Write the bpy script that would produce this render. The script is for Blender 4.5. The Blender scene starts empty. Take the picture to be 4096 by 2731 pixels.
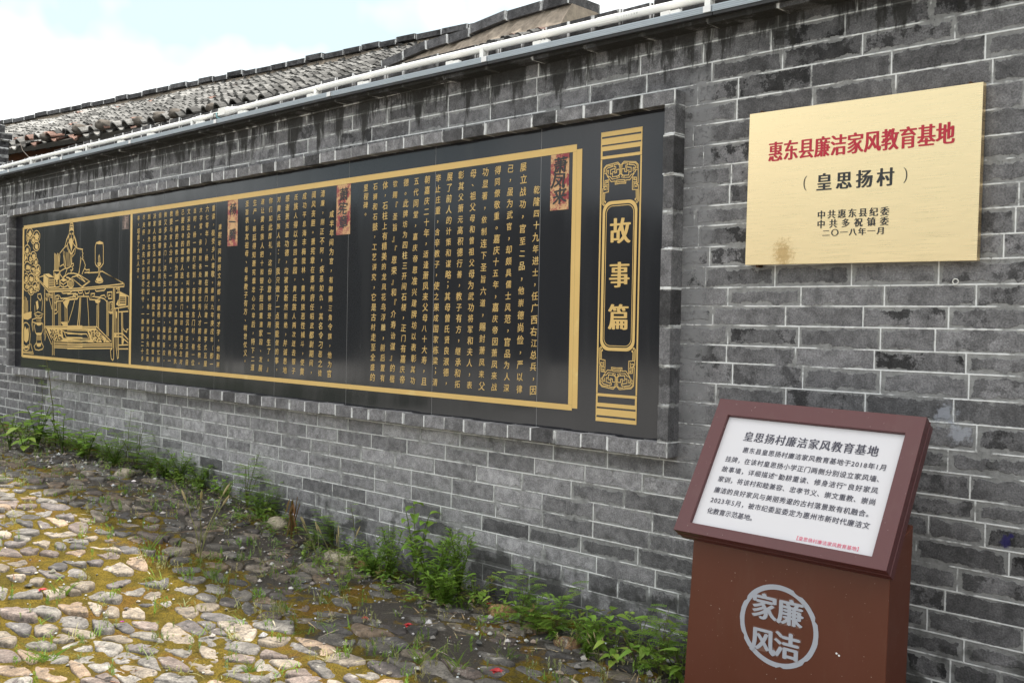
import bpy, bmesh, math, random
from mathutils import Vector, Matrix, noise as mnoise

random.seed(7)
SC = bpy.context.scene
COL = SC.collection
ZO = 1.25            # everything below is written with z = 0 at the lens; the eye stands 1.25 m above the paving
WY = 3.2             # distance of the wall face

# ------------------------------------------------------------------ camera
cam_d = bpy.data.cameras.new('camera')
cam = bpy.data.objects.new('camera', cam_d)
COL.objects.link(cam)
SC.camera = cam
_r = Vector((0.7163178802695814, 0.6975261906458002, 0.018598595894644677))
_u = Vector((-0.025282859176464317, -0.0006911311578679229, 0.9996800985163132))
_f = Vector((-0.6973159050516177, 0.7165589547977761, -0.017140386844001158))
cam.matrix_world = Matrix(((_r.x, _u.x, -_f.x, 0), (_r.y, _u.y, -_f.y, 0), (_r.z, _u.z, -_f.z, ZO), (0, 0, 0, 1)))
cam_d.sensor_width = 36.0
cam_d.lens = 36.0 * 4000 / 4096
cam_d.clip_start = 0.05
cam_d.clip_end = 2000

# ------------------------------------------------------------------ light
SUN_EL, SUN_AZ = math.radians(72), math.radians(14)      # azimuth measured from +Y (behind the wall) towards +X
sdir = Vector((math.sin(SUN_AZ) * math.cos(SUN_EL), math.cos(SUN_AZ) * math.cos(SUN_EL), math.sin(SUN_EL)))
sun_d = bpy.data.lights.new('sun', 'SUN')
sun_d.energy = 3.9
sun_d.angle = math.radians(2.0)
sun_d.color = (1.0, 0.95, 0.87)
sun = bpy.data.objects.new('sun', sun_d)
COL.objects.link(sun)
sun.rotation_euler = (-sdir).to_track_quat('-Z', 'Y').to_euler()
sun.location = (0, 0, 20)

world = bpy.data.worlds.new('World')
SC.world = world
world.use_nodes = True
wn = world.node_tree
wn.nodes.clear()
w_out = wn.nodes.new('ShaderNodeOutputWorld')
w_bg = wn.nodes.new('ShaderNodeBackground')
w_bg.inputs['Strength'].default_value = 0.13
sky = wn.nodes.new('ShaderNodeTexSky')
sky.sky_type = 'NISHITA'
sky.sun_disc = False
sky.sun_elevation = SUN_EL
sky.sun_rotation = SUN_AZ
sky.air_density = 1.0
sky.dust_density = 2.0
tc = wn.nodes.new('ShaderNodeTexCoord')
cn = wn.nodes.new('ShaderNodeTexNoise')
cn.inputs['Scale'].default_value = 2.2
cn.inputs['Detail'].default_value = 5
cn.inputs['Roughness'].default_value = 0.55
cr = wn.nodes.new('ShaderNodeMapRange')
cr.inputs['From Min'].default_value = 0.46
cr.inputs['From Max'].default_value = 0.62
cr.inputs['To Min'].default_value = 0.0
cr.inputs['To Max'].default_value = 1.0
cm = wn.nodes.new('ShaderNodeMix')
cm.data_type = 'RGBA'
cm.inputs['B'].default_value = (9.3, 9.25, 9.1, 1)
wn.links.new(tc.outputs['Generated'], cn.inputs['Vector'])
wn.links.new(cn.outputs['Fac'], cr.inputs['Value'])
wsep = wn.nodes.new('ShaderNodeSeparateXYZ')
wn.links.new(tc.outputs['Generated'], wsep.inputs[0])
whi = wn.nodes.new('ShaderNodeMapRange')          # the cloud sheet closes overhead
whi.inputs['From Min'].default_value = 0.48
whi.inputs['From Max'].default_value = 0.75
wmx = wn.nodes.new('ShaderNodeMath')
wmx.operation = 'MAXIMUM'
wn.links.new(wsep.outputs['Z'], whi.inputs['Value'])
wn.links.new(whi.outputs['Result'], wmx.inputs[0])
wn.links.new(cr.outputs['Result'], wmx.inputs[1])
wn.links.new(wmx.outputs[0], cm.inputs['Factor'])
# thin bright veil over the blue
veil = wn.nodes.new('ShaderNodeMix')
veil.data_type = 'RGBA'
veil.inputs['Factor'].default_value = 0.86
veil.inputs['B'].default_value = (3.75, 4.45, 4.6, 1)
wn.links.new(sky.outputs['Color'], veil.inputs['A'])
wn.links.new(veil.outputs['Result'], cm.inputs['A'])
wn.links.new(cm.outputs['Result'], w_bg.inputs['Color'])
wn.links.new(w_bg.outputs['Background'], w_out.inputs['Surface'])

SC.view_settings.view_transform = 'Standard'
SC.view_settings.look = 'None'
SC.view_settings.exposure = 0.85
SC.view_settings.gamma = 1.0
SC.cycles.max_bounces = 6
SC.cycles.use_denoising = True

# ------------------------------------------------------------------ helpers
ORIG = {}      # world position (lens-relative) of each object, for parenting


class MB:
    """collects faces; every face may carry (u,v) list, a (w,h) size and a colour"""
    def __init__(s):
        s.v, s.f, s.uv, s.sz, s.c, s.m = [], [], [], [], [], []

    def face(s, pts, uv=None, sz=(9, 9), c=(0.5, 0.5, 0.5), mi=0):
        n = len(s.v)
        s.v.extend([tuple(p) for p in pts])
        s.f.append(tuple(range(n, n + len(pts))))
        s.uv.append(uv or [(4, 4)] * len(pts))
        s.sz.append(sz)
        s.c.append(c)
        s.m.append(mi)

    def mesh(s, vs, fs, c=(0.5, 0.5, 0.5), mi=0):
        n = len(s.v)
        s.v.extend([tuple(p) for p in vs])
        for f in fs:
            s.f.append(tuple(n + i for i in f))
            s.uv.append(None)
            s.sz.append((9, 9))
            s.c.append(c)
            s.m.append(mi)

    def box(s, x0, x1, y0, y1, z0, z1, c=(0.5, 0.5, 0.5), M=None, mi=0, edge=None):
        P = [Vector((x, y, z)) for x in (x0, x1) for y in (y0, y1) for z in (z0, z1)]
        if M is not None:
            P = [M @ p for p in P]
        q = ((0, 4, 5, 1), (4, 6, 7, 5), (6, 2, 3, 7), (2, 0, 1, 3), (1, 5, 7, 3), (2, 6, 4, 0))
        L = ((x1 - x0, z1 - z0), (y1 - y0, z1 - z0), (x1 - x0, z1 - z0), (y1 - y0, z1 - z0), (x1 - x0, y1 - y0), (x1 - x0, y1 - y0))
        for k, (a, b) in zip(q, L):
            if edge == 'u':          # mortar at the ends of the piece only
                s.face([P[i] for i in k], [(0, 4), (a, 4), (a, 4), (0, 4)], (a, 9), c, mi)
            elif edge == 'v':        # mortar at its top and bottom only
                s.face([P[i] for i in k], [(4, 0), (4, 0), (4, b), (4, b)], (9, b), c, mi)
            else:
                s.face([P[i] for i in k], [(0, 0), (a, 0), (a, b), (0, b)], (a, b), c, mi)

    def build(s, name, mats, parent=None, smooth=False, bevel=0, merge=False):
        me = bpy.data.meshes.new(name)
        o0 = ORIG.get(parent.name, Vector((0, 0, 0))) if parent else Vector((0, 0, 0))
        dz = 0 if parent else ZO
        me.from_pydata([(p[0] - o0.x, p[1] - o0.y, p[2] - o0.z + dz) for p in s.v], [], s.f)
        if not isinstance(mats, (list, tuple)):
            mats = [mats]
        for m in mats:
            me.materials.append(m)
        me.uv_layers.new(name='cell')
        me.uv_layers.new(name='size')
        me.color_attributes.new('rnd', 'FLOAT_COLOR', 'CORNER')
        ua, ub, ca = me.uv_layers['cell'], me.uv_layers['size'], me.color_attributes['rnd']
        fu, fs, fc = [], [], []
        for f, u, z, c in zip(s.f, s.uv, s.sz, s.c):
            for i in range(len(f)):
                fu.extend(u[i] if u else (4, 4))
                fs.extend(z)
                fc.extend((c[0], c[1], c[2], 1))
        ua.data.foreach_set('uv', fu)
        ub.data.foreach_set('uv', fs)
        ca.data.foreach_set('color', fc)
        me.polygons.foreach_set('material_index', s.m)
        if smooth:
            me.polygons.foreach_set('use_smooth', [True] * len(me.polygons))
        if merge:
            bm = bmesh.new()
            bm.from_mesh(me)
            bmesh.ops.remove_doubles(bm, verts=bm.verts, dist=1e-5)
            bm.to_mesh(me)
            bm.free()
        me.update()
        ob = bpy.data.objects.new(name, me)
        COL.objects.link(ob)
        if parent:
            ob.parent = parent
        ORIG[ob.name] = o0
        if bevel:
            bv = ob.modifiers.new('bevel', 'BEVEL')
            bv.width = bevel
            bv.segments = 2
            bv.limit_method = 'ANGLE'
        return ob


def tag(o, label, cat, group=None, kind=None):
    o['label'] = label
    o['category'] = cat
    if group:
        o['group'] = group
    if kind:
        o['kind'] = kind
    return o


def thing(name, loc, label, cat, group=None):
    o = bpy.data.objects.new(name, None)
    o.empty_display_size = 0.1
    COL.objects.link(o)
    o.location = (loc[0], loc[1], loc[2] + ZO)
    ORIG[o.name] = Vector(loc)
    return tag(o, label, cat, group)


def ring_tube(mb, pts, r, n=8, c=(0.5, 0.5, 0.5), cap=True):
    pts = [Vector(p) for p in pts]
    rs = r if isinstance(r, (list, tuple)) else [r] * len(pts)
    vs, fs = [], []
    up = Vector((0.31, 0.22, 0.93))
    for i, p in enumerate(pts):
        d = (pts[min(i + 1, len(pts) - 1)] - pts[max(i - 1, 0)]).normalized()
        a = d.cross(up)
        if a.length < 1e-3:
            a = d.cross(Vector((1, 0, 0)))
        a.normalize()
        b = d.cross(a)
        for k in range(n):
            t = 2 * math.pi * k / n
            vs.append(p + (a * math.cos(t) + b * math.sin(t)) * rs[i])
    for i in range(len(pts) - 1):
        for k in range(n):
            fs.append((i * n + k, i * n + (k + 1) % n, (i + 1) * n + (k + 1) % n, (i + 1) * n + k))
    if cap:
        fs.append(tuple(range(n)))
        fs.append(tuple(range((len(pts) - 1) * n, len(pts) * n))[::-1])
    mb.mesh(vs, fs, c)


def ip(x, xs, ys):
    if x <= xs[0]:
        return ys[0]
    for i in range(len(xs) - 1):
        if x <= xs[i + 1]:
            return ys[i] + (ys[i + 1] - ys[i]) * (x - xs[i]) / (xs[i + 1] - xs[i])
    return ys[-1]


def nz(x, y, z=0.0, s=1.0):
    return mnoise.noise(Vector((x * s, y * s, z * s)))


CX, CY, CF = 2048.0, 1365.5, 4000.0


def ray(px, py):
    return _r * ((px - CX) / CF) - _u * ((py - CY) / CF) + _f


def onY(px, py, Y):          # point of the vertical plane at distance Y seen at that spot of the photograph
    d = ray(px, py)
    t = Y / d.y
    return (d.x * t, d.z * t)


GXS = [-12, -9.5, -6.6, -5.7, -5.0, -4.55, -4.1, -2.0, 0]
GZS = [-0.93, -.955, -1.02, -1.075, -1.13, -1.2, -1.245, -1.258, -1.258]


def gz(x, y):
    return ip(x, GXS, GZS) - 0.05 * (WY - y)


def onG(px, py):             # point of the ground
    d = ray(px, py)
    t = 1.2 / max(1e-3, -d.z)
    for _ in range(8):
        p = d * t
        t = gz(p.x, p.y) / d.z
    return d * t


# ------------------------------------------------------------------ materials
class NT:
    def __init__(s, name):
        s.m = bpy.data.materials.new(name)
        s.m.use_nodes = True
        s.t = s.m.node_tree
        s.t.nodes.clear()
        s.out = s.n('ShaderNodeOutputMaterial')
        s.b = s.n('ShaderNodeBsdfPrincipled')
        s.l(s.b.outputs['BSDF'], s.out.inputs['Surface'])

    def n(s, typ, **kw):
        nd = s.t.nodes.new(typ)
        for k, v in kw.items():
            setattr(nd, k, v)
        return nd

    def l(s, a, b):
        s.t.links.new(a, b)

    def put(s, sock, v):
        if hasattr(v, 'is_output') or hasattr(v, 'links'):
            s.l(v, sock)
        elif isinstance(v, (tuple, list)) and len(v) == 3 and sock.type == 'RGBA':
            sock.default_value = (*v, 1)
        else:
            sock.default_value = v

    def math(s, op, a, b=0.0, c=None, clamp=False):
        nd = s.n('ShaderNodeMath', operation=op, use_clamp=clamp)
        s.put(nd.inputs[0], a)
        s.put(nd.inputs[1], b)
        if c is not None:
            s.put(nd.inputs[2], c)
        return nd.outputs[0]

    def mix(s, f, a, b, blend='MIX'):
        nd = s.n('ShaderNodeMix', data_type='RGBA', blend_type=blend)
        s.put(nd.inputs['Factor'], f)
        s.put(nd.inputs['A'], a)
        s.put(nd.inputs['B'], b)
        return nd.outputs['Result']

    def rng(s, v, a, b, c=0.0, d=1.0, smooth=True):
        nd = s.n('ShaderNodeMapRange', interpolation_type='SMOOTHSTEP' if smooth else 'LINEAR')
        s.put(nd.inputs['Value'], v)
        for k, x in (('From Min', a), ('From Max', b), ('To Min', c), ('To Max', d)):
            s.put(nd.inputs[k], x)
        return nd.outputs['Result']

    def pos(s, sc=(1, 1, 1), obj=True):
        t = s.n('ShaderNodeTexCoord') if obj else s.n('ShaderNodeNewGeometry')
        o = t.outputs['Object'] if obj else t.outputs['Position']
        mp = s.n('ShaderNodeMapping')
        mp.inputs['Scale'].default_value = sc
        s.l(o, mp.inputs['Vector'])
        return mp.outputs['Vector']

    def noise(s, vec, scale, detail=3, rough=0.55, dist=0.0):
        nd = s.n('ShaderNodeTexNoise')
        s.l(vec, nd.inputs['Vector'])
        nd.inputs['Scale'].default_value = scale
        nd.inputs['Detail'].default_value = detail
        nd.inputs['Roughness'].default_value = rough
        nd.inputs['Distortion'].default_value = dist
        return nd.outputs['Fac']

    def vor(s, vec, scale, feat='F1'):
        nd = s.n('ShaderNodeTexVoronoi', feature=feat)
        s.l(vec, nd.inputs['Vector'])
        nd.inputs['Scale'].default_value = scale
        return nd.outputs['Distance']

    def attr(s):
        a = s.n('ShaderNodeAttribute', attribute_name='rnd')
        sp = s.n('ShaderNodeSeparateColor')
        s.l(a.outputs['Color'], sp.inputs['Color'])
        return sp.outputs['Red'], sp.outputs['Green'], sp.outputs['Blue']

    def bump(s, h, strength=0.5, dist=0.01):
        nd = s.n('ShaderNodeBump')
        nd.inputs['Strength'].default_value = strength
        nd.inputs['Distance'].default_value = dist
        s.l(h, nd.inputs['Height'])
        s.l(nd.outputs['Normal'], s.b.inputs['Normal'])

    def fin(s, col, rough=0.8, metal=0.0, spec=0.5):
        s.put(s.b.inputs['Base Color'], col)
        s.put(s.b.inputs['Roughness'], rough)
        s.put(s.b.inputs['Metallic'], metal)
        s.put(s.b.inputs['Specular IOR Level'], spec)
        return s.m


def grey(v, t=0.0):
    return (v * (1 - t * 0.02), v, v * (1.0 + t * 0.05))


def mat_brick(name, frame=False):
    k = NT(name)
    P = k.pos(obj=False)
    uv = k.n('ShaderNodeUVMap', uv_map='cell')
    us = k.n('ShaderNodeUVMap', uv_map='size')
    a = k.n('ShaderNodeSeparateXYZ')
    b = k.n('ShaderNodeSeparateXYZ')
    k.l(uv.outputs['UV'], a.inputs[0])
    k.l(us.outputs['UV'], b.inputs[0])
    du = k.math('MINIMUM', a.outputs['X'], k.math('SUBTRACT', b.outputs['X'], a.outputs['X']))
    dv = k.math('MINIMUM', a.outputs['Y'], k.math('SUBTRACT', b.outputs['Y'], a.outputs['Y']))
    r1, r2, r3 = k.attr()
    n_edge = k.noise(P, 38, 4, 0.65)
    n_mid = k.noise(P, 9, 3, 0.6)
    n_fine = k.noise(P, 170, 4, 0.7)
    n_big = k.noise(P, 1.3, 3, 0.6)
    n_grit = k.noise(P, 420, 2, 0.6)
    d = k.math('MINIMUM', du, dv)
    # ragged border of the brick face under smeared mortar
    smear = k.math('MULTIPLY_ADD', r2, 0.012, 0.002)
    edge = k.math('MULTIPLY_ADD', k.math('SUBTRACT', n_edge, 0.5), 0.034, smear)
    edge = k.math('MULTIPLY_ADD', k.math('SUBTRACT', n_mid, 0.5), 0.038, edge)
    core = k.rng(k.math('SUBTRACT', d, edge), 0.0, 0.0035)
    # the thin raised lime pointing
    ln = k.math('MULTIPLY_ADD', k.math('SUBTRACT', n_edge, 0.5), 0.0034, 0.0025 if not frame else 0.005)
    line = k.rng(k.math('SUBTRACT', ln, d), -0.0010, 0.0008)
    broken = k.rng(k.noise(P, 6.5, 4, 0.65), 0.38, 0.50)
    line = k.math('MULTIPLY', line, broken)
    # brick
    f1 = k.rng(n_fine, 0.28, 0.75, 0.62, 1.36)
    f2 = k.rng(k.noise(P, 22, 4, 0.7), 0.25, 0.75, 0.62, 1.34)
    val = k.math('MULTIPLY', k.math('MULTIPLY', r1, f1), f2)
    # dark weathered blotch on part of the face
    blot = k.rng(k.noise(P, 8.5, 6, 0.75), 0.50, 0.56)
    val = k.math('MULTIPLY', val, k.math('SUBTRACT', 1.0, k.math('MULTIPLY', blot, k.math('MULTIPLY', k.math('POWER', r3, 1.8), 0.78))))
    hs = k.n('ShaderNodeCombineColor')
    k.l(k.math('MULTIPLY', val, 1.005), hs.inputs['Red'])
    k.l(k.math('MULTIPLY', val, 0.985), hs.inputs['Green'])
    k.l(k.math('MULTIPLY', val, 1.03), hs.inputs['Blue'])
    mort_v = k.math('MULTIPLY', k.rng(k.noise(P, 30, 4, 0.65), 0.25, 0.75, 0.20, 0.33), k.math('MULTIPLY_ADD', r1, 1.2, 0.72))
    mh = k.n('ShaderNodeCombineColor')
    for q in ('Red', 'Green', 'Blue'):
        k.l(mort_v, mh.inputs[q])
    col = k.mix(core, mh.outputs['Color'], hs.outputs['Color'])
    col = k.mix(k.math('MULTIPLY', line, 0.95), col, (0.74, 0.745, 0.75))
    # cracks
    ck = k.noise(P, 26, 2, 0.5, 1.2)
    crack = k.rng(k.math('ABSOLUTE', k.math('SUBTRACT', ck, 0.5)), 0.0, 0.006, 1.0, 0.0)
    crack = k.math('MULTIPLY', crack, k.rng(n_mid, 0.52, 0.62))
    col = k.mix(k.math('MULTIPLY', crack, 0.7), col, (0.03, 0.03, 0.03))
    # black mould run-offs below the coping
    sx = k.n('ShaderNodeSeparateXYZ')
    k.l(k.pos(obj=False), sx.inputs[0])
    X, Y, Z = sx.outputs
    st = k.noise(k.pos((7.5, 7.5, 1.3), obj=False), 1.0, 6, 0.68)
    hgt = k.rng(Z, ZO + 0.80, ZO + 1.17, 0.0, 1.0, smooth=False)
    drip = k.rng(k.math('MULTIPLY_ADD', hgt, 0.30, st), 0.68, 0.76)
    drip = k.math('MULTIPLY', drip, k.rng(Z, ZO + 0.72, ZO + 0.86))
    drip = k.math('MULTIPLY', drip, k.rng(Z, ZO + 1.19, ZO + 1.23, 1.0, 0.0))
    col = k.mix(k.math('MULTIPLY', drip, 0.86), col, (0.022, 0.021, 0.019))
    # grime at the base
    base = k.rng(Z, ZO - 1.20, ZO - 0.86, 1.0, 0.0)
    bs = k.rng(k.math('MULTIPLY_ADD', base, 0.30, n_mid), 0.66, 0.82)
    col = k.mix(k.math('MULTIPLY', bs, 0.72), col, (0.035, 0.035, 0.033))
    if not frame:
        # cement band beside the panel frame
        cb = k.rng(k.math('ABSOLUTE', k.math('ADD', X, 2.15)), 0.035, 0.085, 1.0, 0.0)
        cb = k.math('MULTIPLY', cb, k.rng(Z, ZO - 0.62, ZO - 0.50))
        cb = k.math('MULTIPLY', cb, k.rng(Z, ZO + 0.92, ZO + 1.0, 1.0, 0.0))
        cb = k.math('MULTIPLY', cb, k.rng(n_edge, 0.36, 0.52))
        cem = k.mix(n_mid, (0.13, 0.13, 0.135), (0.27, 0.27, 0.28))
        col = k.mix(k.math('MULTIPLY', cb, 0.9), col, cem)
        # splashes of blue ink and of white paint
        for (cx, cz, rad, cc) in ((-1.022, -0.627, 0.017, (0.02, 0.015, 0.11)), (-1.005, -0.608, 0.009, (0.02, 0.015, 0.11)), (-1.21, -0.258, 0.038, (0.33, 0.345, 0.39)), (-1.165, -0.315, 0.034, (0.36, 0.375, 0.42))):
            dd = k.math('SQRT', k.math('ADD', k.math('POWER', k.math('SUBTRACT', X, cx), 2.0), k.math('POWER', k.math('SUBTRACT', Z, ZO + cz), 2.0)))
            ss = k.rng(k.math('ADD', dd, k.math('MULTIPLY', k.math('SUBTRACT', n_edge, 0.5), rad * 3.2)), rad * 0.45, rad * 1.1, 0.75, 0.0)
            col = k.mix(ss, col, cc)
    h = k.math('MULTIPLY_ADD', core, 0.35, k.math('MULTIPLY', line, 0.45))
    h = k.math('MULTIPLY_ADD', n_fine, 0.40, h)
    h = k.math('MULTIPLY_ADD', n_edge, 0.35, h)
    h = k.math('MULTIPLY_ADD', n_grit, 0.20, h)
    h = k.math('MULTIPLY_ADD', crack, -0.7, h)
    k.bump(h, 0.85, 0.007)
    return k.fin(col, 0.92, 0, 0.25)


def mat_plain(name, col, rough=0.5, metal=0.0, spec=0.5, var=0.12, scale=9, bump=0.0):
    k = NT(name)
    P = k.pos(obj=False)
    n = k.noise(P, scale, 4, 0.6)
    c = k.mix(n, tuple(x * (1 - var) for x in col), tuple(min(1, x * (1 + var)) for x in col))
    if bump:
        k.bump(k.noise(P, scale * 14, 3, 0.6), bump, 0.002)
    return k.fin(c, k.rng(n, 0.3, 0.7, rough * 0.85, min(1, rough * 1.15)), metal, spec)


def mat_attr(name, rough=0.85, bump=0.4, lich=0.0, fine=60):
    """colour carried by the piece itself (each stone, tile or leaf its own)"""
    k = NT(name)
    P = k.pos(obj=False)
    a = k.n('ShaderNodeAttribute', attribute_name='rnd')
    n1 = k.noise(P, fine * 0.35, 4, 0.65)
    n2 = k.noise(P, fine * 2.2, 3, 0.65)
    f = k.math('MULTIPLY', k.rng(n1, 0.28, 0.72, 0.62, 1.30), k.rng(n2, 0.28, 0.72, 0.72, 1.25))
    g = k.n('ShaderNodeCombineColor')
    for q in ('Red', 'Green', 'Blue'):
        k.l(f, g.inputs[q])
    col = k.mix(1.0, a.outputs['Color'], g.outputs['Color'], 'MULTIPLY')
    if lich:
        li = k.rng(k.noise(P, 24, 6, 0.75), 0.52, 0.62, 0, lich)
        col = k.mix(li, col, (0.055, 0.052, 0.05))
        li2 = k.rng(k.noise(P, 21, 5, 0.7, 0.4), 0.60, 0.68, 0, lich * 0.8)
        col = k.mix(li2, col, (0.42, 0.40, 0.35))
    k.bump(k.math('MULTIPLY_ADD', n2, 0.5, n1), bump, 0.006)
    return k.fin(col, rough, 0, 0.3)


M_BRICK = mat_brick('weathered_grey_brick')
M_FRAME = mat_brick('grey_frame_brick', True)


def mat_granite():
    k = NT('polished_black_stone')
    P = k.pos(obj=False)
    n = k.noise(P, 260, 2, 0.6)
    st = k.noise(k.pos((5, 5, 0.5), obj=False), 1.6, 4, 0.6)
    c = k.mix(n, (0.0135, 0.0138, 0.017), (0.0235, 0.0238, 0.029))
    c = k.mix(k.rng(st, 0.5, 0.75, 0, 0.35), c, (0.03, 0.031, 0.034))
    sc = k.noise(k.pos((1, 1, 0.18), obj=False), 9, 6, 0.75)
    c = k.mix(k.rng(sc, 0.66, 0.74, 0, 0.25), c, (0.10, 0.10, 0.105))
    return k.fin(c, k.rng(st, 0.3, 0.7, 0.07, 0.15), 0, 0.42)


M_BLACK = mat_granite()
M_JOINT = mat_plain('joint_filler', (0.26, 0.26, 0.265), 0.8)


def mat_paint(name, col, rough, spec):
    k = NT(name)
    P = k.pos(obj=False)
    n = k.noise(P, 4, 4, 0.6)
    c = k.mix(n, tuple(x * .88 for x in col), tuple(x * 1.12 for x in col))
    c = k.mix(k.rng(k.noise(P, 130, 2, 0.6), 0.735, 0.76, 0, 0.55), c, (0.5, 0.45, 0.42))       # specks of dust
    c = k.mix(k.rng(k.noise(k.pos((6, 6, 1.2), obj=False), 3, 4, 0.65), 0.5, 0.8, 0, 0.07), c, (0.20, 0.15, 0.12))
    k.bump(k.noise(P, 380, 2, 0.6), 0.05, 0.001)
    return k.fin(c, k.rng(n, 0.3, 0.7, rough * .85, rough * 1.2), 0, spec)


def mat_gold_paint():
    k = NT('matt_gold_paint')
    P = k.pos(obj=False)
    n = k.noise(P, 3.2, 4, 0.65)
    c = k.mix(n, (0.56, 0.37, 0.125), (0.66, 0.45, 0.165))
    c = k.mix(k.rng(k.noise(P, 5.5, 4, 0.6), 0.60, 0.72, 0, 0.5), c, (0.74, 0.58, 0.26))
    c = k.mix(k.rng(k.noise(P, 55, 3, 0.7), 0.68, 0.74, 0, 0.4), c, (0.30, 0.20, 0.07))
    return k.fin(c, 0.5, 0.0, 0.4)


M_GOLD = mat_gold_paint()


def mat_brass():
    k = NT('brushed_brass_sheet')
    br = k.noise(k.pos((2.0, 2.0, 160), obj=False), 3.0, 4, 0.6)
    P = k.pos(obj=False)
    c = k.mix(br, (0.94, 0.705, 0.40), (1.0, 0.79, 0.48))
    scr = k.noise(k.pos((9, 9, 170), obj=False), 1.0, 3, 0.7)
    c = k.mix(k.rng(scr, 0.70, 0.76, 0, 0.22), c, (0.40, 0.25, 0.09))
    sx = k.n('ShaderNodeSeparateXYZ')
    k.l(P, sx.inputs[0])
    dx = k.math('SUBTRACT', sx.outputs['X'], -1.765)
    dz = k.math('SUBTRACT', sx.outputs['Z'], ZO + 0.262)
    dd = k.math('SQRT', k.math('ADD', k.math('MULTIPLY', dx, dx), k.math('MULTIPLY', k.math('MULTIPLY', dz, dz), 0.55)))
    sp = k.noise(P, 95, 4, 0.75)
    st = k.rng(k.math('ADD', dd, k.math('MULTIPLY', k.math('SUBTRACT', sp, 0.5), 0.11)), 0.012, 0.05, 0.7, 0.0)
    c = k.mix(st, c, (0.50, 0.30, 0.11))
    sp2 = k.rng(k.noise(P, 14, 6, 0.8), 0.69, 0.75, 0, 0.25)
    c = k.mix(sp2, c, (0.52, 0.34, 0.12))
    k.bump(br, 0.02, 0.001)
    return k.fin(c, k.rng(br, 0.3, 0.7, 0.26, 0.36), 0.95, 0.5)


M_BRASS = mat_brass()
M_BRASS_EDGE = mat_plain('brass_edge', (0.42, 0.29, 0.10), 0.5, 0.8)
M_RED = mat_plain('crimson_lettering', (0.42, 0.012, 0.03), 0.45)
M_INK = mat_plain('black_lettering', (0.02, 0.02, 0.022), 0.5)
M_STANDB = mat_paint('red_brown_painted_steel', (0.098, 0.027, 0.014), 0.42, 0.4)
M_STANDH = mat_paint('red_brown_steel_sky_tint', (0.088, 0.027, 0.029), 0.40, 0.4)  # head: the body's red-brown paint with sky sheen mixed into the colour
M_BOARD = mat_plain('white_print_board', (0.56, 0.55, 0.575), 0.55, 0, 0.3, 0.02, 2)
M_GREYINK = mat_plain('dark_slate_lettering', (0.045, 0.043, 0.065), 0.5)
M_PINK = mat_plain('rose_lettering', (0.60, 0.09, 0.16), 0.5)
M_SILVER = mat_plain('silver_grey_vinyl', (0.36, 0.38, 0.44), 0.45, 0, 0.4, 0.08, 14)
M_OUTL = mat_plain('dark_vinyl_outline', (0.16, 0.075, 0.055), 0.45)
M_PVC = mat_plain('white_pvc', (0.78, 0.77, 0.74), 0.4, 0, 0.5, 0.05, 3)
M_ALU = mat_plain('grey_anodised_aluminium', (0.36, 0.40, 0.44), 0.45, 0.35, 0.5, 0.05, 5)
M_DARK = mat_plain('black_rubber', (0.02, 0.02, 0.022), 0.6)
M_LBL = mat_plain('white_sticker', (0.75, 0.75, 0.76), 0.6)
M_PRINT = mat_plain('grey_print', (0.32, 0.32, 0.33), 0.6)
M_TILE = mat_attr('weathered_roof_tile', 0.8, 0.5, 0.18, 40)
M_MUD = mat_plain('tan_lime_mortar', (0.27, 0.225, 0.18), 0.95, 0, 0.2, 0.75, 22, 1.0)
M_LUMP = mat_plain('grey_brown_mortar_lump', (0.12, 0.105, 0.09), 0.95, 0, 0.2, 0.55, 26, 0.9)
M_SOFF = mat_plain('dark_rough_soffit', (0.06, 0.055, 0.048), 0.95, 0, 0.2, 0.6, 18, 0.9)
M_WOOD = mat_plain('red_brown_timber', (0.14, 0.06, 0.035), 0.8, 0, 0.3, 0.35, 6, 0.4)
M_STONE = mat_attr('river_cobble', 0.9, 0.9, 0.7, 60)


def mat_leaf():
    k = NT('leaf_green')
    a = k.n('ShaderNodeAttribute', attribute_name='rnd')
    n = k.noise(k.pos(obj=False), 40, 3, 0.6)
    col = k.mix(k.rng(n, .3, .7, 0, .35), a.outputs['Color'], (0.16, 0.20, 0.03))
    k.fin(col, 0.5, 0, 0.35)
    tr = k.n('ShaderNodeBsdfTranslucent')
    k.l(k.mix(0.5, col, (0.35, 0.5, 0.05)), tr.inputs['Color'])
    mx = k.n('ShaderNodeMixShader')
    mx.inputs[0].default_value = 0.30
    k.l(k.b.outputs['BSDF'], mx.inputs[1])
    k.l(tr.outputs['BSDF'], mx.inputs[2])
    k.l(mx.outputs['Shader'], k.out.inputs['Surface'])
    return k.m


M_LEAF = mat_leaf()
M_DRY = mat_attr('dry_straw', 0.8, 0.2, 0.0, 30)


def mat_plate():
    k = NT('red_and_gold_name_plate')
    P = k.pos(obj=False)
    n = k.noise(P, 13, 5, 0.7)
    n2 = k.noise(P, 120, 3, 0.7)
    f = k.rng(k.math('MULTIPLY_ADD', k.math('SUBTRACT', n2, 0.5), 0.45, n), 0.43, 0.57)
    c = k.mix(f, (0.54, 0.33, 0.16), (0.25, 0.035, 0.045))
    return k.fin(c, 0.5, 0, 0.4)


M_PLATE = mat_plate()


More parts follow.
